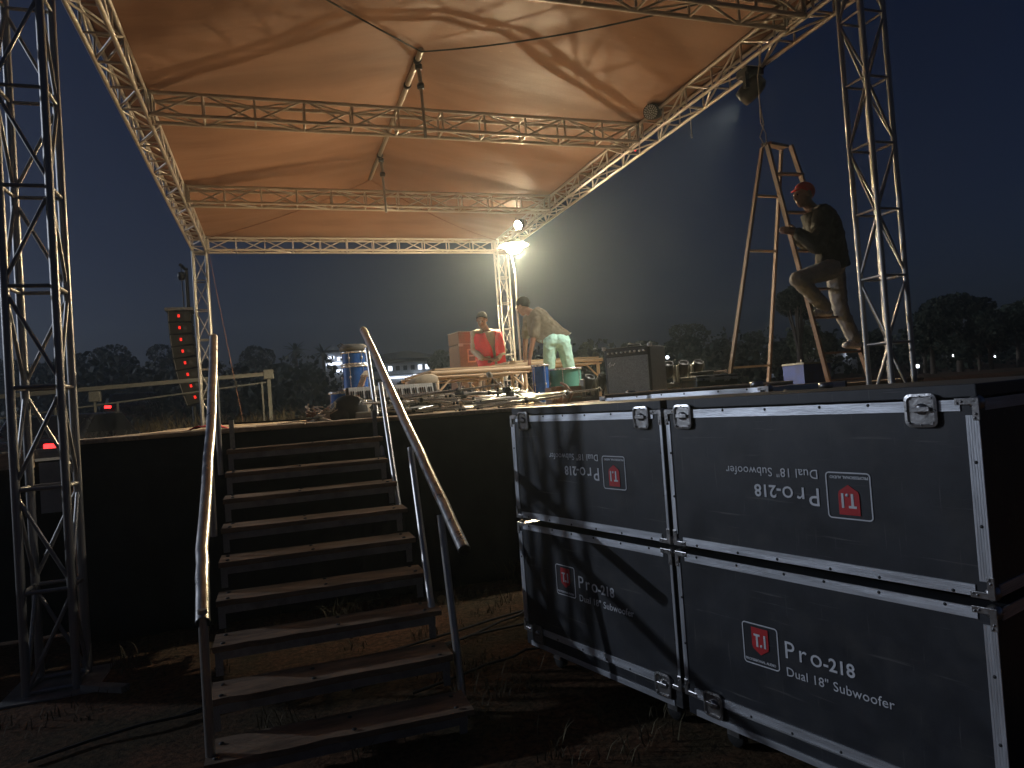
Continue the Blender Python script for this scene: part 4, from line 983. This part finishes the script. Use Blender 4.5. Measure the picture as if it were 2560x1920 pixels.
    if spec.get('vest'):
        mb = MB(); vs = []; n = 22; rows = 9
        for i in range(rows+1):
            q = -.16 + 1.08*i/rows; c = j['pelvis'].lerp(j['neck'], q); op = .10 + .62*max(0, q-.42)
            wd = .232 + .02*math.sin(3*q) - .045*max(0, q-.75)/.25; dp = .182 - .02*max(0, q-.7)/.3
            for s_ in range(n+1):
                a = math.pi/2 + op + (2*math.pi - 2*op)*s_/n
                vs.append(c + sx*(wd*k*math.cos(a)) + fy*(dp*k*math.sin(a)) + up*(.008*math.sin(a*5)))
        mb.add(vs, [(i*(n+1)+s_, i*(n+1)+s_+1, (i+1)*(n+1)+s_+1, (i+1)*(n+1)+s_) for i in range(rows) for s_ in range(n)
                    if not (i in (6, 7) and (abs(s_ - n*.25) < 2.2 or abs(s_ - n*.75) < 2.2) and False)], True)
        v = mb.build('vest', 'vest_red', t); md = v.modifiers.new('t', 'SOLIDIFY'); md.thickness = .010; md.offset = 1
        for q in (.16,):
            mb = MB(); vs = []
            for z_ in (-.022, .022):
                c = j['pelvis'].lerp(j['neck'], q) + up*z_
                for s_ in range(n+1):
                    a = math.pi/2 + .31 + (2*math.pi - .62)*s_/n; vs.append(c + sx*(.248*k*math.cos(a)) + fy*(.198*k*math.sin(a)))
            mb.add(vs, [(s_, s_+1, n+2+s_, n+1+s_) for s_ in range(n)], True); b_ = mb.build('reflective_band', 'cream', v); md = b_.modifiers.new('t', 'SOLIDIFY'); md.thickness = .003
    return t
def A(u, v, y): return at(u, v, y=y)

# bending worker, back to the camera, hand on the riser table
yb = 9.05
J = dict(pelvis=A(1203, 733, yb), neck=A(1150, 676, yb+.30), head=A(1130, 661, yb+.40),
         hip_l=A(1189, 741, yb+.05), hip_r=A(1217, 742, yb-.02), kn_l=A(1186, 797, yb+.10), kn_r=A(1231, 799, yb+.02),
         an_l=A(1183, 852, yb+.08), an_r=A(1244, 850, yb), sh_l=A(1139, 690, yb+.50), sh_r=A(1162, 689, yb+.12),
         el_l=A(1135, 737, yb+.62), el_r=A(1151, 735, yb+.12), wr_l=A(1134, 776, yb+.72), wr_r=A(1144, 776, yb+.16))
J['toe_l'] = J['an_l'] + V((-.10, .10, -.07)); J['toe_r'] = J['an_r'] + V((-.06, .13, -.07))
person('bending worker in olive T-shirt and pale teal trousers, back turned, one hand on a table', (J['an_l'].x, yb, ZS), J,
       dict(k=1.0, face=(-.50, .82, -.30), crown=(-.22, .1, 1), hand_l=(V((.1, .05, -1)), V((-.3, .5, 0))), hand_r=(V((-.1, .05, -1)), V((-.6, .6, 0))), hunch=.05, sleeve='short',
            top='shirt_khaki', bottom='trouser_teal', curl=.35, top_low=-.05))
# worker in the red vest facing the camera, looking down
yb = 11.6
J = dict(pelvis=A(1062, 780, yb), neck=A(1049, 711, yb-.06), head=A(1041, 691, yb-.14),
         hip_l=A(1074, 787, yb), hip_r=A(1052, 787, yb), kn_l=A(1077, 832, yb-.03), kn_r=A(1050, 832, yb-.03), an_l=A(1078, 872, yb+.02), an_r=A(1050, 873, yb+.02),
         sh_l=A(1074, 720, yb-.02), sh_r=A(1025, 722, yb-.05), el_l=A(1087, 757, yb+.02), el_r=A(1024, 758, yb-.02), wr_l=A(1075, 775, yb-.22), wr_r=A(1043, 775, yb-.26))
J['toe_l'] = J['an_l'] + V((.02, -.16, -.06)); J['toe_r'] = J['an_r'] + V((-.05, -.16, -.06))
person('worker in a bright red vest over a cream shirt, looking down behind the riser table', (J['an_l'].x, yb, ZS), J,
       dict(k=1.06, face=(-.45, -.80, -.42), crown=(-.1, -.3, 1), hand_l=(V((-.9, -.3, -.1)), V((0, .4, -.6))), hand_r=(V((.9, -.3, -.1)), V((0, .4, -.6))), top='shirt_cream', bottom='trouser_khaki', vest=True))
# worker climbing the ladder, seen from the side, facing left
ya = 6.22
J = dict(pelvis=A(1797, 568, ya+.16), neck=A(1753, 447, ya+.18), head=A(1736, 421, ya+.17),
         hip_r=A(1803, 583, ya+.28), hip_l=A(1791, 583, ya+.03), kn_l=A(1724, 603, ya-.10), an_l=A(1783, 664, ya+.06), kn_r=A(1815, 668, ya+.29), an_r=A(1846, 735, ya+.28),
         sh_l=A(1778, 462, ya-.03), sh_r=A(1764, 464, ya+.39), el_l=A(1766, 530, ya-.10), el_r=A(1745, 525, ya+.40), wr_l=A(1722, 503, ya-.02), wr_r=A(1722, 515, ya+.30))
J['toe_l'] = J['an_l'] + V((-.13, .0, -.06)); J['toe_r'] = J['an_r'] + V((-.15, -.02, -.055))
person('worker in dark jacket and red cap climbing the wooden ladder', (J['an_r'].x, ya+.2, J['toe_r'].z-.04), J,
       dict(k=1.10, face=(-.95, .10, -.10), crown=(.12, 0, 1), hand_l=(V((-.9, .1, .25)), V((.1, 1, .0))), hand_r=(V((-.9, -.1, .25)), V((.1, -1, .0))), top='jacket_dark', bottom='trouser_grey',
            cap='cap_red', jacket=True, loose=.052, top_low=-.2, hunch=.06, curl=.75))
# ------------------------------------------------------------------ beyond the stage
# line array of eight boxes
ay = 24.0
t = thing('line_array', 'hanging line array of eight dark speaker boxes with red lights behind the far left tower', 'speaker', at(397, 655, y=ay))
org = at(397, 655, y=ay); prof = [(-.30, -.5), (.30, -.42), (.30, .42), (-.30, .5)]
ang = 0.0; pos = V((-.05, 0, -.30))
for i in range(8):
    q = Matrix.Rotation(ang, 3, 'Y')
    def T(p): return pos + q @ V(p)
    mb = MB(); h = .355
    vs = [T(p) for p in ((-.36, -.55, 0), (.26, -.42, -.03), (.26, .42, -.03), (-.36, .55, 0), (-.36, -.55, -h), (.26, -.42, -h+.03), (.26, .42, -h+.03), (-.36, .55, -h))]
    mb.add(vs, [(0, 1, 2, 3), (7, 6, 5, 4), (4, 5, 1, 0), (5, 6, 2, 1), (6, 7, 3, 2), (7, 4, 0, 3)]); bx = mb.build('speaker_box', 'skirt', t)
    w = MB(); vs = [T(p) for p in ((-.09, -.523, -.12), (-.03, -.510, -.12), (-.03, -.510, -.21), (-.09, -.523, -.21))]; w.add(vs, [(0, 1, 2, 3)]); w.build('red_light', 'led_red', bx)
    w = MB(); vs = [T(p) for p in ((.05, -.498, -.13), (.14, -.478, -.13), (.14, -.478, -.22), (.05, -.498, -.22))]; w.add(vs, [(0, 1, 2, 3)]); w.build('handle', 'black_plastic', bx)
    w = MB(); w.bar(T((-.34, -.545, -.02)), T((-.34, -.545, -h+.02)), .03, .02); w.build('rigging_bar', 'grey_steel', bx)
    pos = pos + q @ V((0, 0, -h-.006)); ang += -.035 if i < 5 else -.06
MB().box((-.5, -.5, -.29), (.3, .5, -.20)).build('fly_frame', 'grey_steel', t)
rod('chain', t, (0, 0, -.2), (-.02, 0, .75), .02, 'dark_iron', 6); MB().lathe([(.0, -.12), (.08, -.12), (.12, -.02), (.10, .12), (0, .14)], 12, (-.02, 0, .85)).build('chain_hoist', 'dark_iron', t)
rod('mast', t, (.05, .7, -org.z+1.2), (.05, .7, 1.25), .06, 'dark_iron', 8); rod('mast_arm', t, (.05, .75, 1.2), (-.03, -.05, 1.2), .05, 'dark_iron', 8); rod('chain', t, (-.02, 0, .95), (-.02, 0, 1.2), .015, 'dark_iron', 6)

# white pipe frames in the field
fy_ = 20.0
t = thing('pipe_frame', 'white pipe frame with two uprights standing in the field behind the stage', 'frame', (-3, fy_, 1.2))
def L_(u, v, y=fy_): return at(u, v, y=y) - V((-3, fy_, 1.2))
beam('top_bar', t, L_(-60, 862), L_(586, 807), .10, .10, 'grey_plastic')
rod('bar', t, L_(-60, 912), L_(575, 826), .022, 'grey_plastic', 8)
for u, v0, v1 in ((580, 806, 912), (566, 825, 912), (205, 862, 950), (254, 868, 950), (118, 858, 958)):
    a, b = L_(u, v0), L_(u + (v1-v0)*.06, v1); b.z = -.1; b.x = a.x; beam('upright', t, b, a, .09 if u in (580,) else .045, .09 if u in (580,) else .045, 'grey_plastic')
for u in (580, 205): 
    a = L_(u, 808 if u == 580 else 856); MB().box((a.x-.13, -.08, a.z-.14), (a.x+.13, .08, a.z+.12), .02).build('joint_box', 'grey_plastic', t)

# side platform at the left
t = thing('side_platform', 'low side platform with a pale beam and black drape beyond the near left tower', 'platform', (-2.6, 6.2, 0))
beam('edge_beam', t, (-1.6, 0, 1.37), (1.06, 0, 1.40), .06, .07, 'white_paint')
MB().box((-1.6, .04, .02), (1.06, .06, 1.34)).build('drape', 'skirt', t); MB().box((-1.6, .06, 1.30), (1.06, 1.4, 1.33)).build('deck', 'board_dark', t)
MB().box((.55, -.06, 1.30), (.85, -.035, 1.42)).build('wood_offcut', 'wood_pale', t); MB().box((.88, -.05, .95), (1.05, -.03, 1.33)).build('grey_panel', 'white_paint', t)

# parked cars with lit tail lamps
def car(label, loc, rz, lamps=(-.66, .66)):
    t = thing('parked_car', label, 'car', loc, rz, 'cars parked in the dark field')
    L2, Wd = 4.3, 1.72
    side = [(-2.1, .35), (-2.15, .75), (-2.0, .92), (-1.35, .98), (-.85, 1.40), (.55, 1.43), (1.25, .98), (1.95, .85), (2.12, .62), (2.1, .35)]
    mb = MB(); mb.prism(side, -Wd/2, Wd/2); b = mb.build('body', 'car_dark', t); md = b.modifiers.new('b', 'BEVEL'); md.width = .06; md.segments = 2
    gl = [(-1.22, 1.0), (-.82, 1.36), (.50, 1.39), (1.08, 1.0)]
    for y in (-Wd/2-.004, Wd/2+.004): MB().prism(gl, y-.003, y+.003).build('side_window', 'glass_dark', t)
    MB().bar((-1.30, 0, 1.03), (-.90, 0, 1.38), 1.45, .02).build('rear_window', 'glass_dark', t)
    for x in (-1.3, 1.3):
        for y in (-Wd/2, Wd/2):
            w = MB().lathe([(.18, -.10), (.30, -.10), (.32, -.06), (.32, .06), (.30, .10), (.18, .10)], 18, (x, y, .32), (0, 1, 0)).build('wheel', 'black_rubber', t)
            MB().lathe([(0, -.09), (.17, -.07), (.18, .07), (0, .09)], 14, (x, y, .32), (0, 1, 0)).build('rim', 'grey_steel', w)
    for y in lamps: MB().box((-2.19, y-.13, .72), (-2.10, y+.13, .84), .02).build('tail_lamp', 'tail_red', t)
    return t
c0 = at(46, 962, y=15.5); car('dark car with red tail lamps glowing at the far left behind the near tower', (c0.x+.3, 17.7, terrain(c0.x, 17.7)+.15), math.radians(78))
c0 = at(238, 878, y=36); car('distant dark car with one red tail lamp showing below the line array', (c0.x+.66, 38, c0.z-.80), math.radians(88), (.66,))

# blue covered stall and grass bank
b0 = at(1735, 783, y=9.4); b1 = at(1787, 828, y=9.4)
t = thing('blue_stall', 'small blue covered stall glowing beyond the ladder foot', 'stall', (b0.x, 9.4, .0))
w_ = b1.x-b0.x+.1; zt = b0.z
MB().box((0, 0, .9), (w_, .02, zt-.03)).build('cover', 'blue_cloth', t); MB().box((0, .02, .9), (.02, .5, zt-.03)).build('cover', 'blue_cloth', t)
MB().box((-.02, -.03, zt-.03), (w_+.02, .5, zt)).build('roof_edge', 'grey_plastic', t)
for x in (0, w_-.03): rod('post', t, (x+.015, .25, 0), (x+.015, .25, zt-.03), .015, 'grey_steel', 6)
rod('finial', t, (.14, .2, zt), (.14, .2, zt+.06), .012, 'white_paint', 6)

# lit building on the rise
t = thing('lit_building', 'long low building with lit galleries and dark hipped roof on the rise behind the stage', 'building', (0, 120, 0))
def bp(u, v, y=120): return at(u, v, y=y)
p = bp(812, 752); q = bp(940, 800); zb = terrain(20, 120)-1
x0_, x1_ = bp(800, 770).x, bp(945, 770).x; zr0 = bp(870, 776).z; zr1 = bp(905, 752).z
MB().box((x0_, 0, zb), (x1_, 9, zr0-.9)).build('wall', 'far_wall', t); 
mb = MB(); a = x0_-1.0; b = x1_+1.3; y_ = -1.2
mb.add([(a, y_, zr0), (b, y_, zr0), (b, 10, zr0), (a, 10, zr0), (a+4, 4, zr1-.4), (b-6, 4, zr1)], [(0, 1, 5, 4), (1, 2, 5), (2, 3, 4, 5), (3, 0, 4), (3, 2, 1, 0)]); mb.build('roof', 'far_roof', t)
MB().box((x0_, -.8, zr0-.9), (x1_, .1, zr0-.55)).build('fascia', 'far_wall', t)
n = 9
for i in range(n):
    xa = x0_ + (x1_-x0_)*(i+.12)/n; xb = x0_ + (x1_-x0_)*(i+.88)/n
    w = MB().box((xa, -.06, zr0-2.0), (xb, -.01, zr0-1.0)).build('window', 'far_wall', t)
    MB().box((xa+.15, -.09, zr0-1.9), (xb-.15, -.062, zr0-1.1)).build('pane', 'window_white' if i in (1, 2, 6, 7) else 'glass_dark', w)
rod('gallery_rail', t, (x0_, -.9, zr0-2.6), (x1_, -.9, zr0-2.6), .12, 'far_wall', 6)
MB().box((x0_+2.5, -.5, zr0-3.25), (x0_+11, -.35, zr0-2.95)).build('strip_lamp', 'window_white', t)
MB().box((x1_-4.5, -.5, zr0-3.4), (x1_-3, -.35, zr0-2.6)).build('doorway', 'window_white', t)
t = thing('lit_block', 'brightly lit small block left of the long building, beside the palms', 'building', (0, 116, 0))
a = at(703, 770, y=116); b = at(752, 800, y=116)
MB().box((a.x, 0, zb-1), (b.x, 6, a.z+.6)).build('wall', 'far_wall', t)
for k, (u0, u1, v0, v1) in enumerate(((706, 722, 770, 775), (728, 748, 772, 778), (712, 745, 783, 788), (724, 752, 799, 803), (704, 716, 785, 790))):
    c, d_ = at(u0, v0, y=115.9), at(u1, v1, y=115.9); MB().box((c.x, -.3, d_.z), (d_.x, -.1, c.z)).build('lit_window', 'window_white', t)
MB().box((a.x-.6, -.8, a.z+.6), (b.x+.6, 6.5, a.z+.9)).build('roof', 'far_roof', t)
# houses on the right with bright lamps
for lab, u, v, w_, y in (('small far house with a bright lamp behind the ladder', 1740, 762, 5.5, 62), ('low far house with a bright lamp between the right tower legs', 1815, 772, 5, 66), ('far dim house at the right edge under the big tree', 2130, 775, 6, 70)):
    p = at(u, v, y=y); t = thing('far_house', lab, 'house', (p.x, y, 0), 0, 'houses beyond the field')
    zt = p.z+.6; MB().box((-w_/2, 0, 0), (w_/2, 4, zt)).build('wall', 'far_wall', t)
    mb = MB(); mb.add([(-w_/2-.5, -.6, zt), (w_/2+.5, -.6, zt), (w_/2+.5, 4.6, zt), (-w_/2-.5, 4.6, zt), (-w_/2+1, 2, zt+1.3), (w_/2-1, 2, zt+1.3)], [(0, 1, 5, 4), (1, 2, 5), (2, 3, 4, 5), (3, 0, 4), (3, 2, 1, 0)]); mb.build('roof', 'far_roof', t)
    MB().box((-.8, -.05, zt-1.4), (.1, -.01, zt-.5)).build('window', 'glass_dark', t); MB().ball((w_*.2, -.3, zt-.4), .17, 8, 6).build('lamp', 'far_white', t)
# bright street lamps far away
for lab, u, v, y in (('bright white street lamp far off between the amplifier and the ladder', 1441, 772, 60), ('pale blue lamp right of the right truss tower', 1981, 791, 48), ('bright lamp glowing under the large right hand tree', 2059, 768, 55), ('tiny white lamp far off at the right edge', 2206, 770, 70), ('small white lamp left of the lit buildings', 533, 793, 100)):
    p = at(u, v, y=y); t = thing('street_lamp', lab, 'street lamp', (p.x, y, terrain(p.x, y)), 0, 'far street lamps'); h = p.z - terrain(p.x, y)
    rod('post', t, (0, 0, 0), (0, 0, h), .05, 'dark_iron', 6); MB().ball((0, -.05, h), .16*(.6 if u in (533, 2206) else 1), 10, 7).build('lantern', 'far_white', t)
# scattered far lights
mb = MB()
for i in range(70):
    u = R.uniform(225, 430) if i < 48 else R.uniform(480, 590); v = 868 + R.uniform(-9, 14) - (u-225)*.03; p = at(u, v, y=R.uniform(80, 140)); mb.ball(p, R.uniform(.03, .09), 6, 4)
tag(mb.build('city_lights', 'city_light'), 'sprinkle of tiny far lights below the hanging line array', 'lights', kind='stuff')

# ------------------------------------------------------------------ trees
def leaves(mb, c, r, n, size, rnd):
    for i in range(n):
        while True:
            p = V((rnd.uniform(-1, 1), rnd.uniform(-1, 1), rnd.uniform(-1, 1)))
            if p.length <= 1: break
        p = p.normalized()*(p.length**.45)
        q = V((c[0] + p.x*r[0], c[1] + p.y*r[1], c[2] + p.z*r[2])); d = V((rnd.uniform(-1, 1), rnd.uniform(-1, 1), rnd.uniform(-.4, 1))).normalized()
        x = d.orthogonal().normalized(); x.rotate(Quaternion(d, rnd.uniform(0, 6.28))); y = d.cross(x); s = size*rnd.uniform(.5, 1.2)
        mb.add([q - x*s*.5, q + y*s*.32, q + x*s*.5, q - y*s*.32], [(0, 1, 2, 3)])
def tree(label, u, vtop, y, wu, kind='round', m='leaf_dark', seed=0, dens=1.0, group='trees around the field'):
    rnd = random.Random(seed*13+5); top = at(u, vtop, y=y); x = top.x; g = terrain(x, y); H = top.z - g; sc = math.hypot(top.x, y)*.30/1000*2.2
    Rr = wu/1515*(top - CAM).dot(FW)/2
    t = thing('tree', label, 'tree', (x, y, g), 0, group)
    th = H*(.35 if kind != 'tall' else .45)
    tr = MB(); tr.tube([(0, 0, -.3), (.05*H*.1, 0, th*.6), (0, 0, H*.75)], [.035*H+.05, .026*H+.04, .012*H], 8)
    lobes = []
    nl = {'round': 7, 'flat': 8, 'tall': 7, 'spread': 9}[kind]
    for i in range(nl):
        a = 6.28*i/nl + rnd.uniform(-.3, .3); d = Rr*rnd.uniform(.35, .68)
        if kind == 'flat' or kind == 'spread': z = H*rnd.uniform(.72, .90); rz = H*.09
        else: z = H*rnd.uniform(.45, .80); rz = H*.16
        lobes.append(((d*math.cos(a), d*math.sin(a)*.8, z), (Rr*rnd.uniform(.30, .45), Rr*rnd.uniform(.3, .45), rz*rnd.uniform(.8, 1.3))))
        tr.tube([(0, 0, th*rnd.uniform(.7, 1)), (d*.5*math.cos(a), d*.5*math.sin(a)*.8, (th+z)/2), (d*math.cos(a), d*math.sin(a)*.8, z)], [.014*H, .009*H, .004*H], 6)
    lobes.append(((0, 0, H*.86), (Rr*.42, Rr*.42, H*.13)))
    if kind in ('round', 'tall'): lobes.append(((0, 0, H*.6), (Rr*.6, Rr*.5, H*.2)))
    tr.build('trunk', 'bark', t)
    cr = MB()
    for c, r in lobes: leaves(cr, c, r, int(420*dens), max(.22, .075*Rr+.1), rnd)
    cr.build('crown', m, t); return t
def palm(label, u, vtop, y, seed):
    rnd = random.Random(seed); top = at(u, vtop, y=y); g = terrain(top.x, y); H = top.z - g - .6
    t = thing('palm_tree', label, 'palm tree', (top.x, y, g), 0, 'palms beside the lit block')
    MB().tube([(0, 0, -.3), (.1, 0, H*.5), (0, 0, H)], [.28, .20, .17], 8).build('trunk', 'bark', t); cr = MB()
    for i in range(34):
        a = rnd.uniform(0, 6.28); e = rnd.uniform(-.9, 1.2); L = rnd.uniform(1.3, 2.0); d = V((math.cos(a)*math.cos(e), math.sin(a)*math.cos(e), math.sin(e))); s_ = V((-math.sin(a), math.cos(a), 0)); p = V((0, 0, H))
        pts = [p + d*(L*k/5) - V((0, 0, .5*(k/5)**2)) for k in range(6)]
        for k in range(5):
            w = .22*(1 - k/6); cr.add([pts[k] - s_*w - V((0, 0, w*.5)), pts[k], pts[k+1], pts[k+1] - s_*w*.8 - V((0, 0, w*.4))], [(0, 1, 2, 3)]); cr.add([pts[k], pts[k] + s_*w - V((0, 0, w*.5)), pts[k+1] + s_*w*.8 - V((0, 0, w*.4)), pts[k+1]], [(0, 1, 2, 3)])
    cr.build('crown', 'leaf_dark', t)
palm('taller slim palm silhouetted left of the lit block', 637, 746, 96, 3); palm('palm just left of the lit block, nearer the stage', 696, 752, 94, 4)
T = [('broad dark tree at the far left edge', 30, 775, 70, 130, 'round'), ('low dark tree behind the near left tower', 150, 758, 75, 150, 'round'),
     ('wide rounded tree left of the line array', 245, 742, 72, 150, 'round'), ('rounded dark tree directly behind the line array', 345, 742, 78, 130, 'round'),
     ('dark tree behind the far left tower', 440, 775, 80, 100, 'round'), ('dense square topped tree right of the far left tower', 548, 744, 85, 95, 'round'),
     ('low tree between the palms and the lit block', 668, 782, 80, 80, 'round'), ('dark tree partly in front of the lit block', 610, 782, 88, 70, 'round'), ('tree rising behind the roof of the lit building', 795, 752, 150, 75, 'round'), ('dark tree right of the lit building', 950, 755, 105, 70, 'round'),
     ('pale lit tree behind the bending worker', 1265, 738, 60, 70, 'round'), ('low tree behind the riser table end', 1325, 762, 70, 70, 'round'),
     ('low dense tree left of the umbrella topped tree', 1385, 735, 68, 90, 'flat'), ('tall umbrella topped tree above the amplifier', 1470, 698, 66, 130, 'tall'), ('dark rounded tree right of the umbrella topped tree', 1555, 730, 70, 100, 'round'),
     ('tree crossing behind the rear ladder legs', 1625, 715, 72, 110, 'round'), ('near ragged tree behind the climbing worker', 1715, 612, 40, 110, 'spread'), ('bushy green tree below the climbing worker', 1745, 690, 44, 120, 'round'),
     ('dark tree behind the right truss tower', 1860, 715, 60, 130, 'round'), ('large spreading tree right of the truss tower', 2060, 632, 48, 200, 'spread'), ('dark tree filling the right edge', 2190, 652, 50, 150, 'round'), ('bushy dark tree below the large spreading tree', 1990, 690, 52, 140, 'round'), ('low dark tree at the right under the big crowns', 2110, 715, 45, 160, 'round'), ('dense dark tree between the truss tower and the spreading tree', 2005, 668, 43, 130, 'tall'), ('tall dense tree cut by the right picture edge', 2225, 638, 40, 150, 'tall'), ('dense dark tree right of the spreading tree', 2130, 668, 41, 150, 'round'), ('dark tree just behind the foot of the ladder', 1690, 735, 50, 120, 'round'), ('wide dark tree behind the amplifier', 1420, 752, 62, 120, 'round')]
for i, (lab, u, v, y, wu, k) in enumerate(T):
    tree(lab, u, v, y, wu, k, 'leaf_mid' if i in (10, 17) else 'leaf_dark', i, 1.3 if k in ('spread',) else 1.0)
# low scrub along the edge of the field, one mass
rnd = random.Random(99); mb = MB()
for i in range(330):
    u = rnd.uniform(-80, 2300); y = rnd.uniform(52, 92); p = at(u, 830 - (u-1106)*.07, y=y); g = terrain(p.x, y); h = rnd.uniform(1.3, 3.6)*(.35 if 680 < u < 965 else 1)
    leaves(mb, (p.x, y, g+h*.7), (h*1.1, h*.8, h*.8), 75, .75, rnd)
tag(mb.build('scrub', 'leaf_dark'), 'dark scrub along the far edge of the field', 'scrub', kind='stuff')
# tall weeds on the bank behind the stage, grass tufts on the near ground
def blades(mb, x, y, z, n, h, sp, rnd, w=.006):
    for i in range(n):
        a = rnd.uniform(0, 6.28); b = V((x + rnd.gauss(0, sp), y + rnd.gauss(0, sp), z)); l = h*rnd.uniform(.4, 1.2); d = V((math.cos(a)*.45, math.sin(a)*.45, 1)).normalized(); s = V((-math.sin(a), math.cos(a), 0))*w
        m_ = b + d*l*.6; e = b + d*l + V((math.cos(a), math.sin(a), -.3))*l*.25; mb.add([b - s, b + s, m_ + s*.7, m_ - s*.7, e], [(0, 1, 2, 3), (3, 2, 4)])
mb = MB()
for i in range(420):
    y = rnd.uniform(17.5, 24); u = rnd.uniform(-40, 1250); p = at(u, 890, y=y); blades(mb, p.x, y, terrain(p.x, y), 16, rnd.uniform(.25, .75), .22, rnd, .012)
tag(mb.build('bank_weeds', 'grass'), 'tall dry weeds on the bank behind the stage', 'weeds', kind='stuff')
mb = MB()
for i in range(620):
    x, y = rnd.uniform(-3.2, 3.4), rnd.uniform(2.2, 6.6)
    if -.3 < x < .7 and y < 5.6 and rnd.random() < .5: continue
    if noise.noise(V((x*.8, y*.8, 9))) < -.12: continue
    blades(mb, x, y, 0, 14, rnd.uniform(.04, .13), .05, rnd, .003)
for (x, y, h) in ((1.95, 5.6, .30), (1.85, 5.75, .26), (2.05, 5.72, .22), (.35, 5.3, .2)): blades(mb, x, y, 0, 60, h, .06, rnd, .004)
tag(mb.build('grass', 'grass'), 'sparse dry grass tufts on the ground by the stairs and cases', 'grass', kind='stuff')
for k, (a, b) in enumerate((((-1.2, 3.9), (2.0, 5.0)), ((-.6, 4.1), (2.1, 4.75)), ((.3, 4.0), (2.2, 5.25)), ((.6, 3.8), (1.9, 4.3)))):
    pts = [V((a[0] + (b[0]-a[0])*i/14, a[1] + (b[1]-a[1])*i/14 + .06*noise.noise(V((i*.5, k*3, 0))), .012 + .02*max(0, noise.noise(V((i*.7, k, 4)))) + terrain(a[0], a[1])*0 + .012)) for i in range(15)]
    tag(MB().tube(pts, .008, 6).build('ground_cable', 'black_rubber'), ('black ground cable nearest the stage skirt', 'black ground cable crossing under the stair middle', 'black ground cable running to the cases at the skirt', 'black ground cable nearest the camera by the cases')[(0, 1, 2, 3)[k]], 'cable')

# ------------------------------------------------------------------ haze
hm = bpy.data.materials.new('haze'); hm.use_nodes = True; n = hm.node_tree; n.nodes.clear()
pv = n.nodes.new('ShaderNodeVolumePrincipled'); pv.inputs['Density'].default_value = HAZE; pv.inputs['Color'].default_value = (.74, .88, .96, 1); pv.inputs['Anisotropy'].default_value = .78
om = n.nodes.new('ShaderNodeOutputMaterial'); n.links.new(pv.outputs[0], om.inputs['Volume'])
mb = MB().box((-140, -30, -1.3), (190, 175, 24)); ho = mb.build('haze', None); ho.data.materials.append(hm)
tag(ho, 'thin night haze glowing round the work lamp', 'haze', kind='stuff')
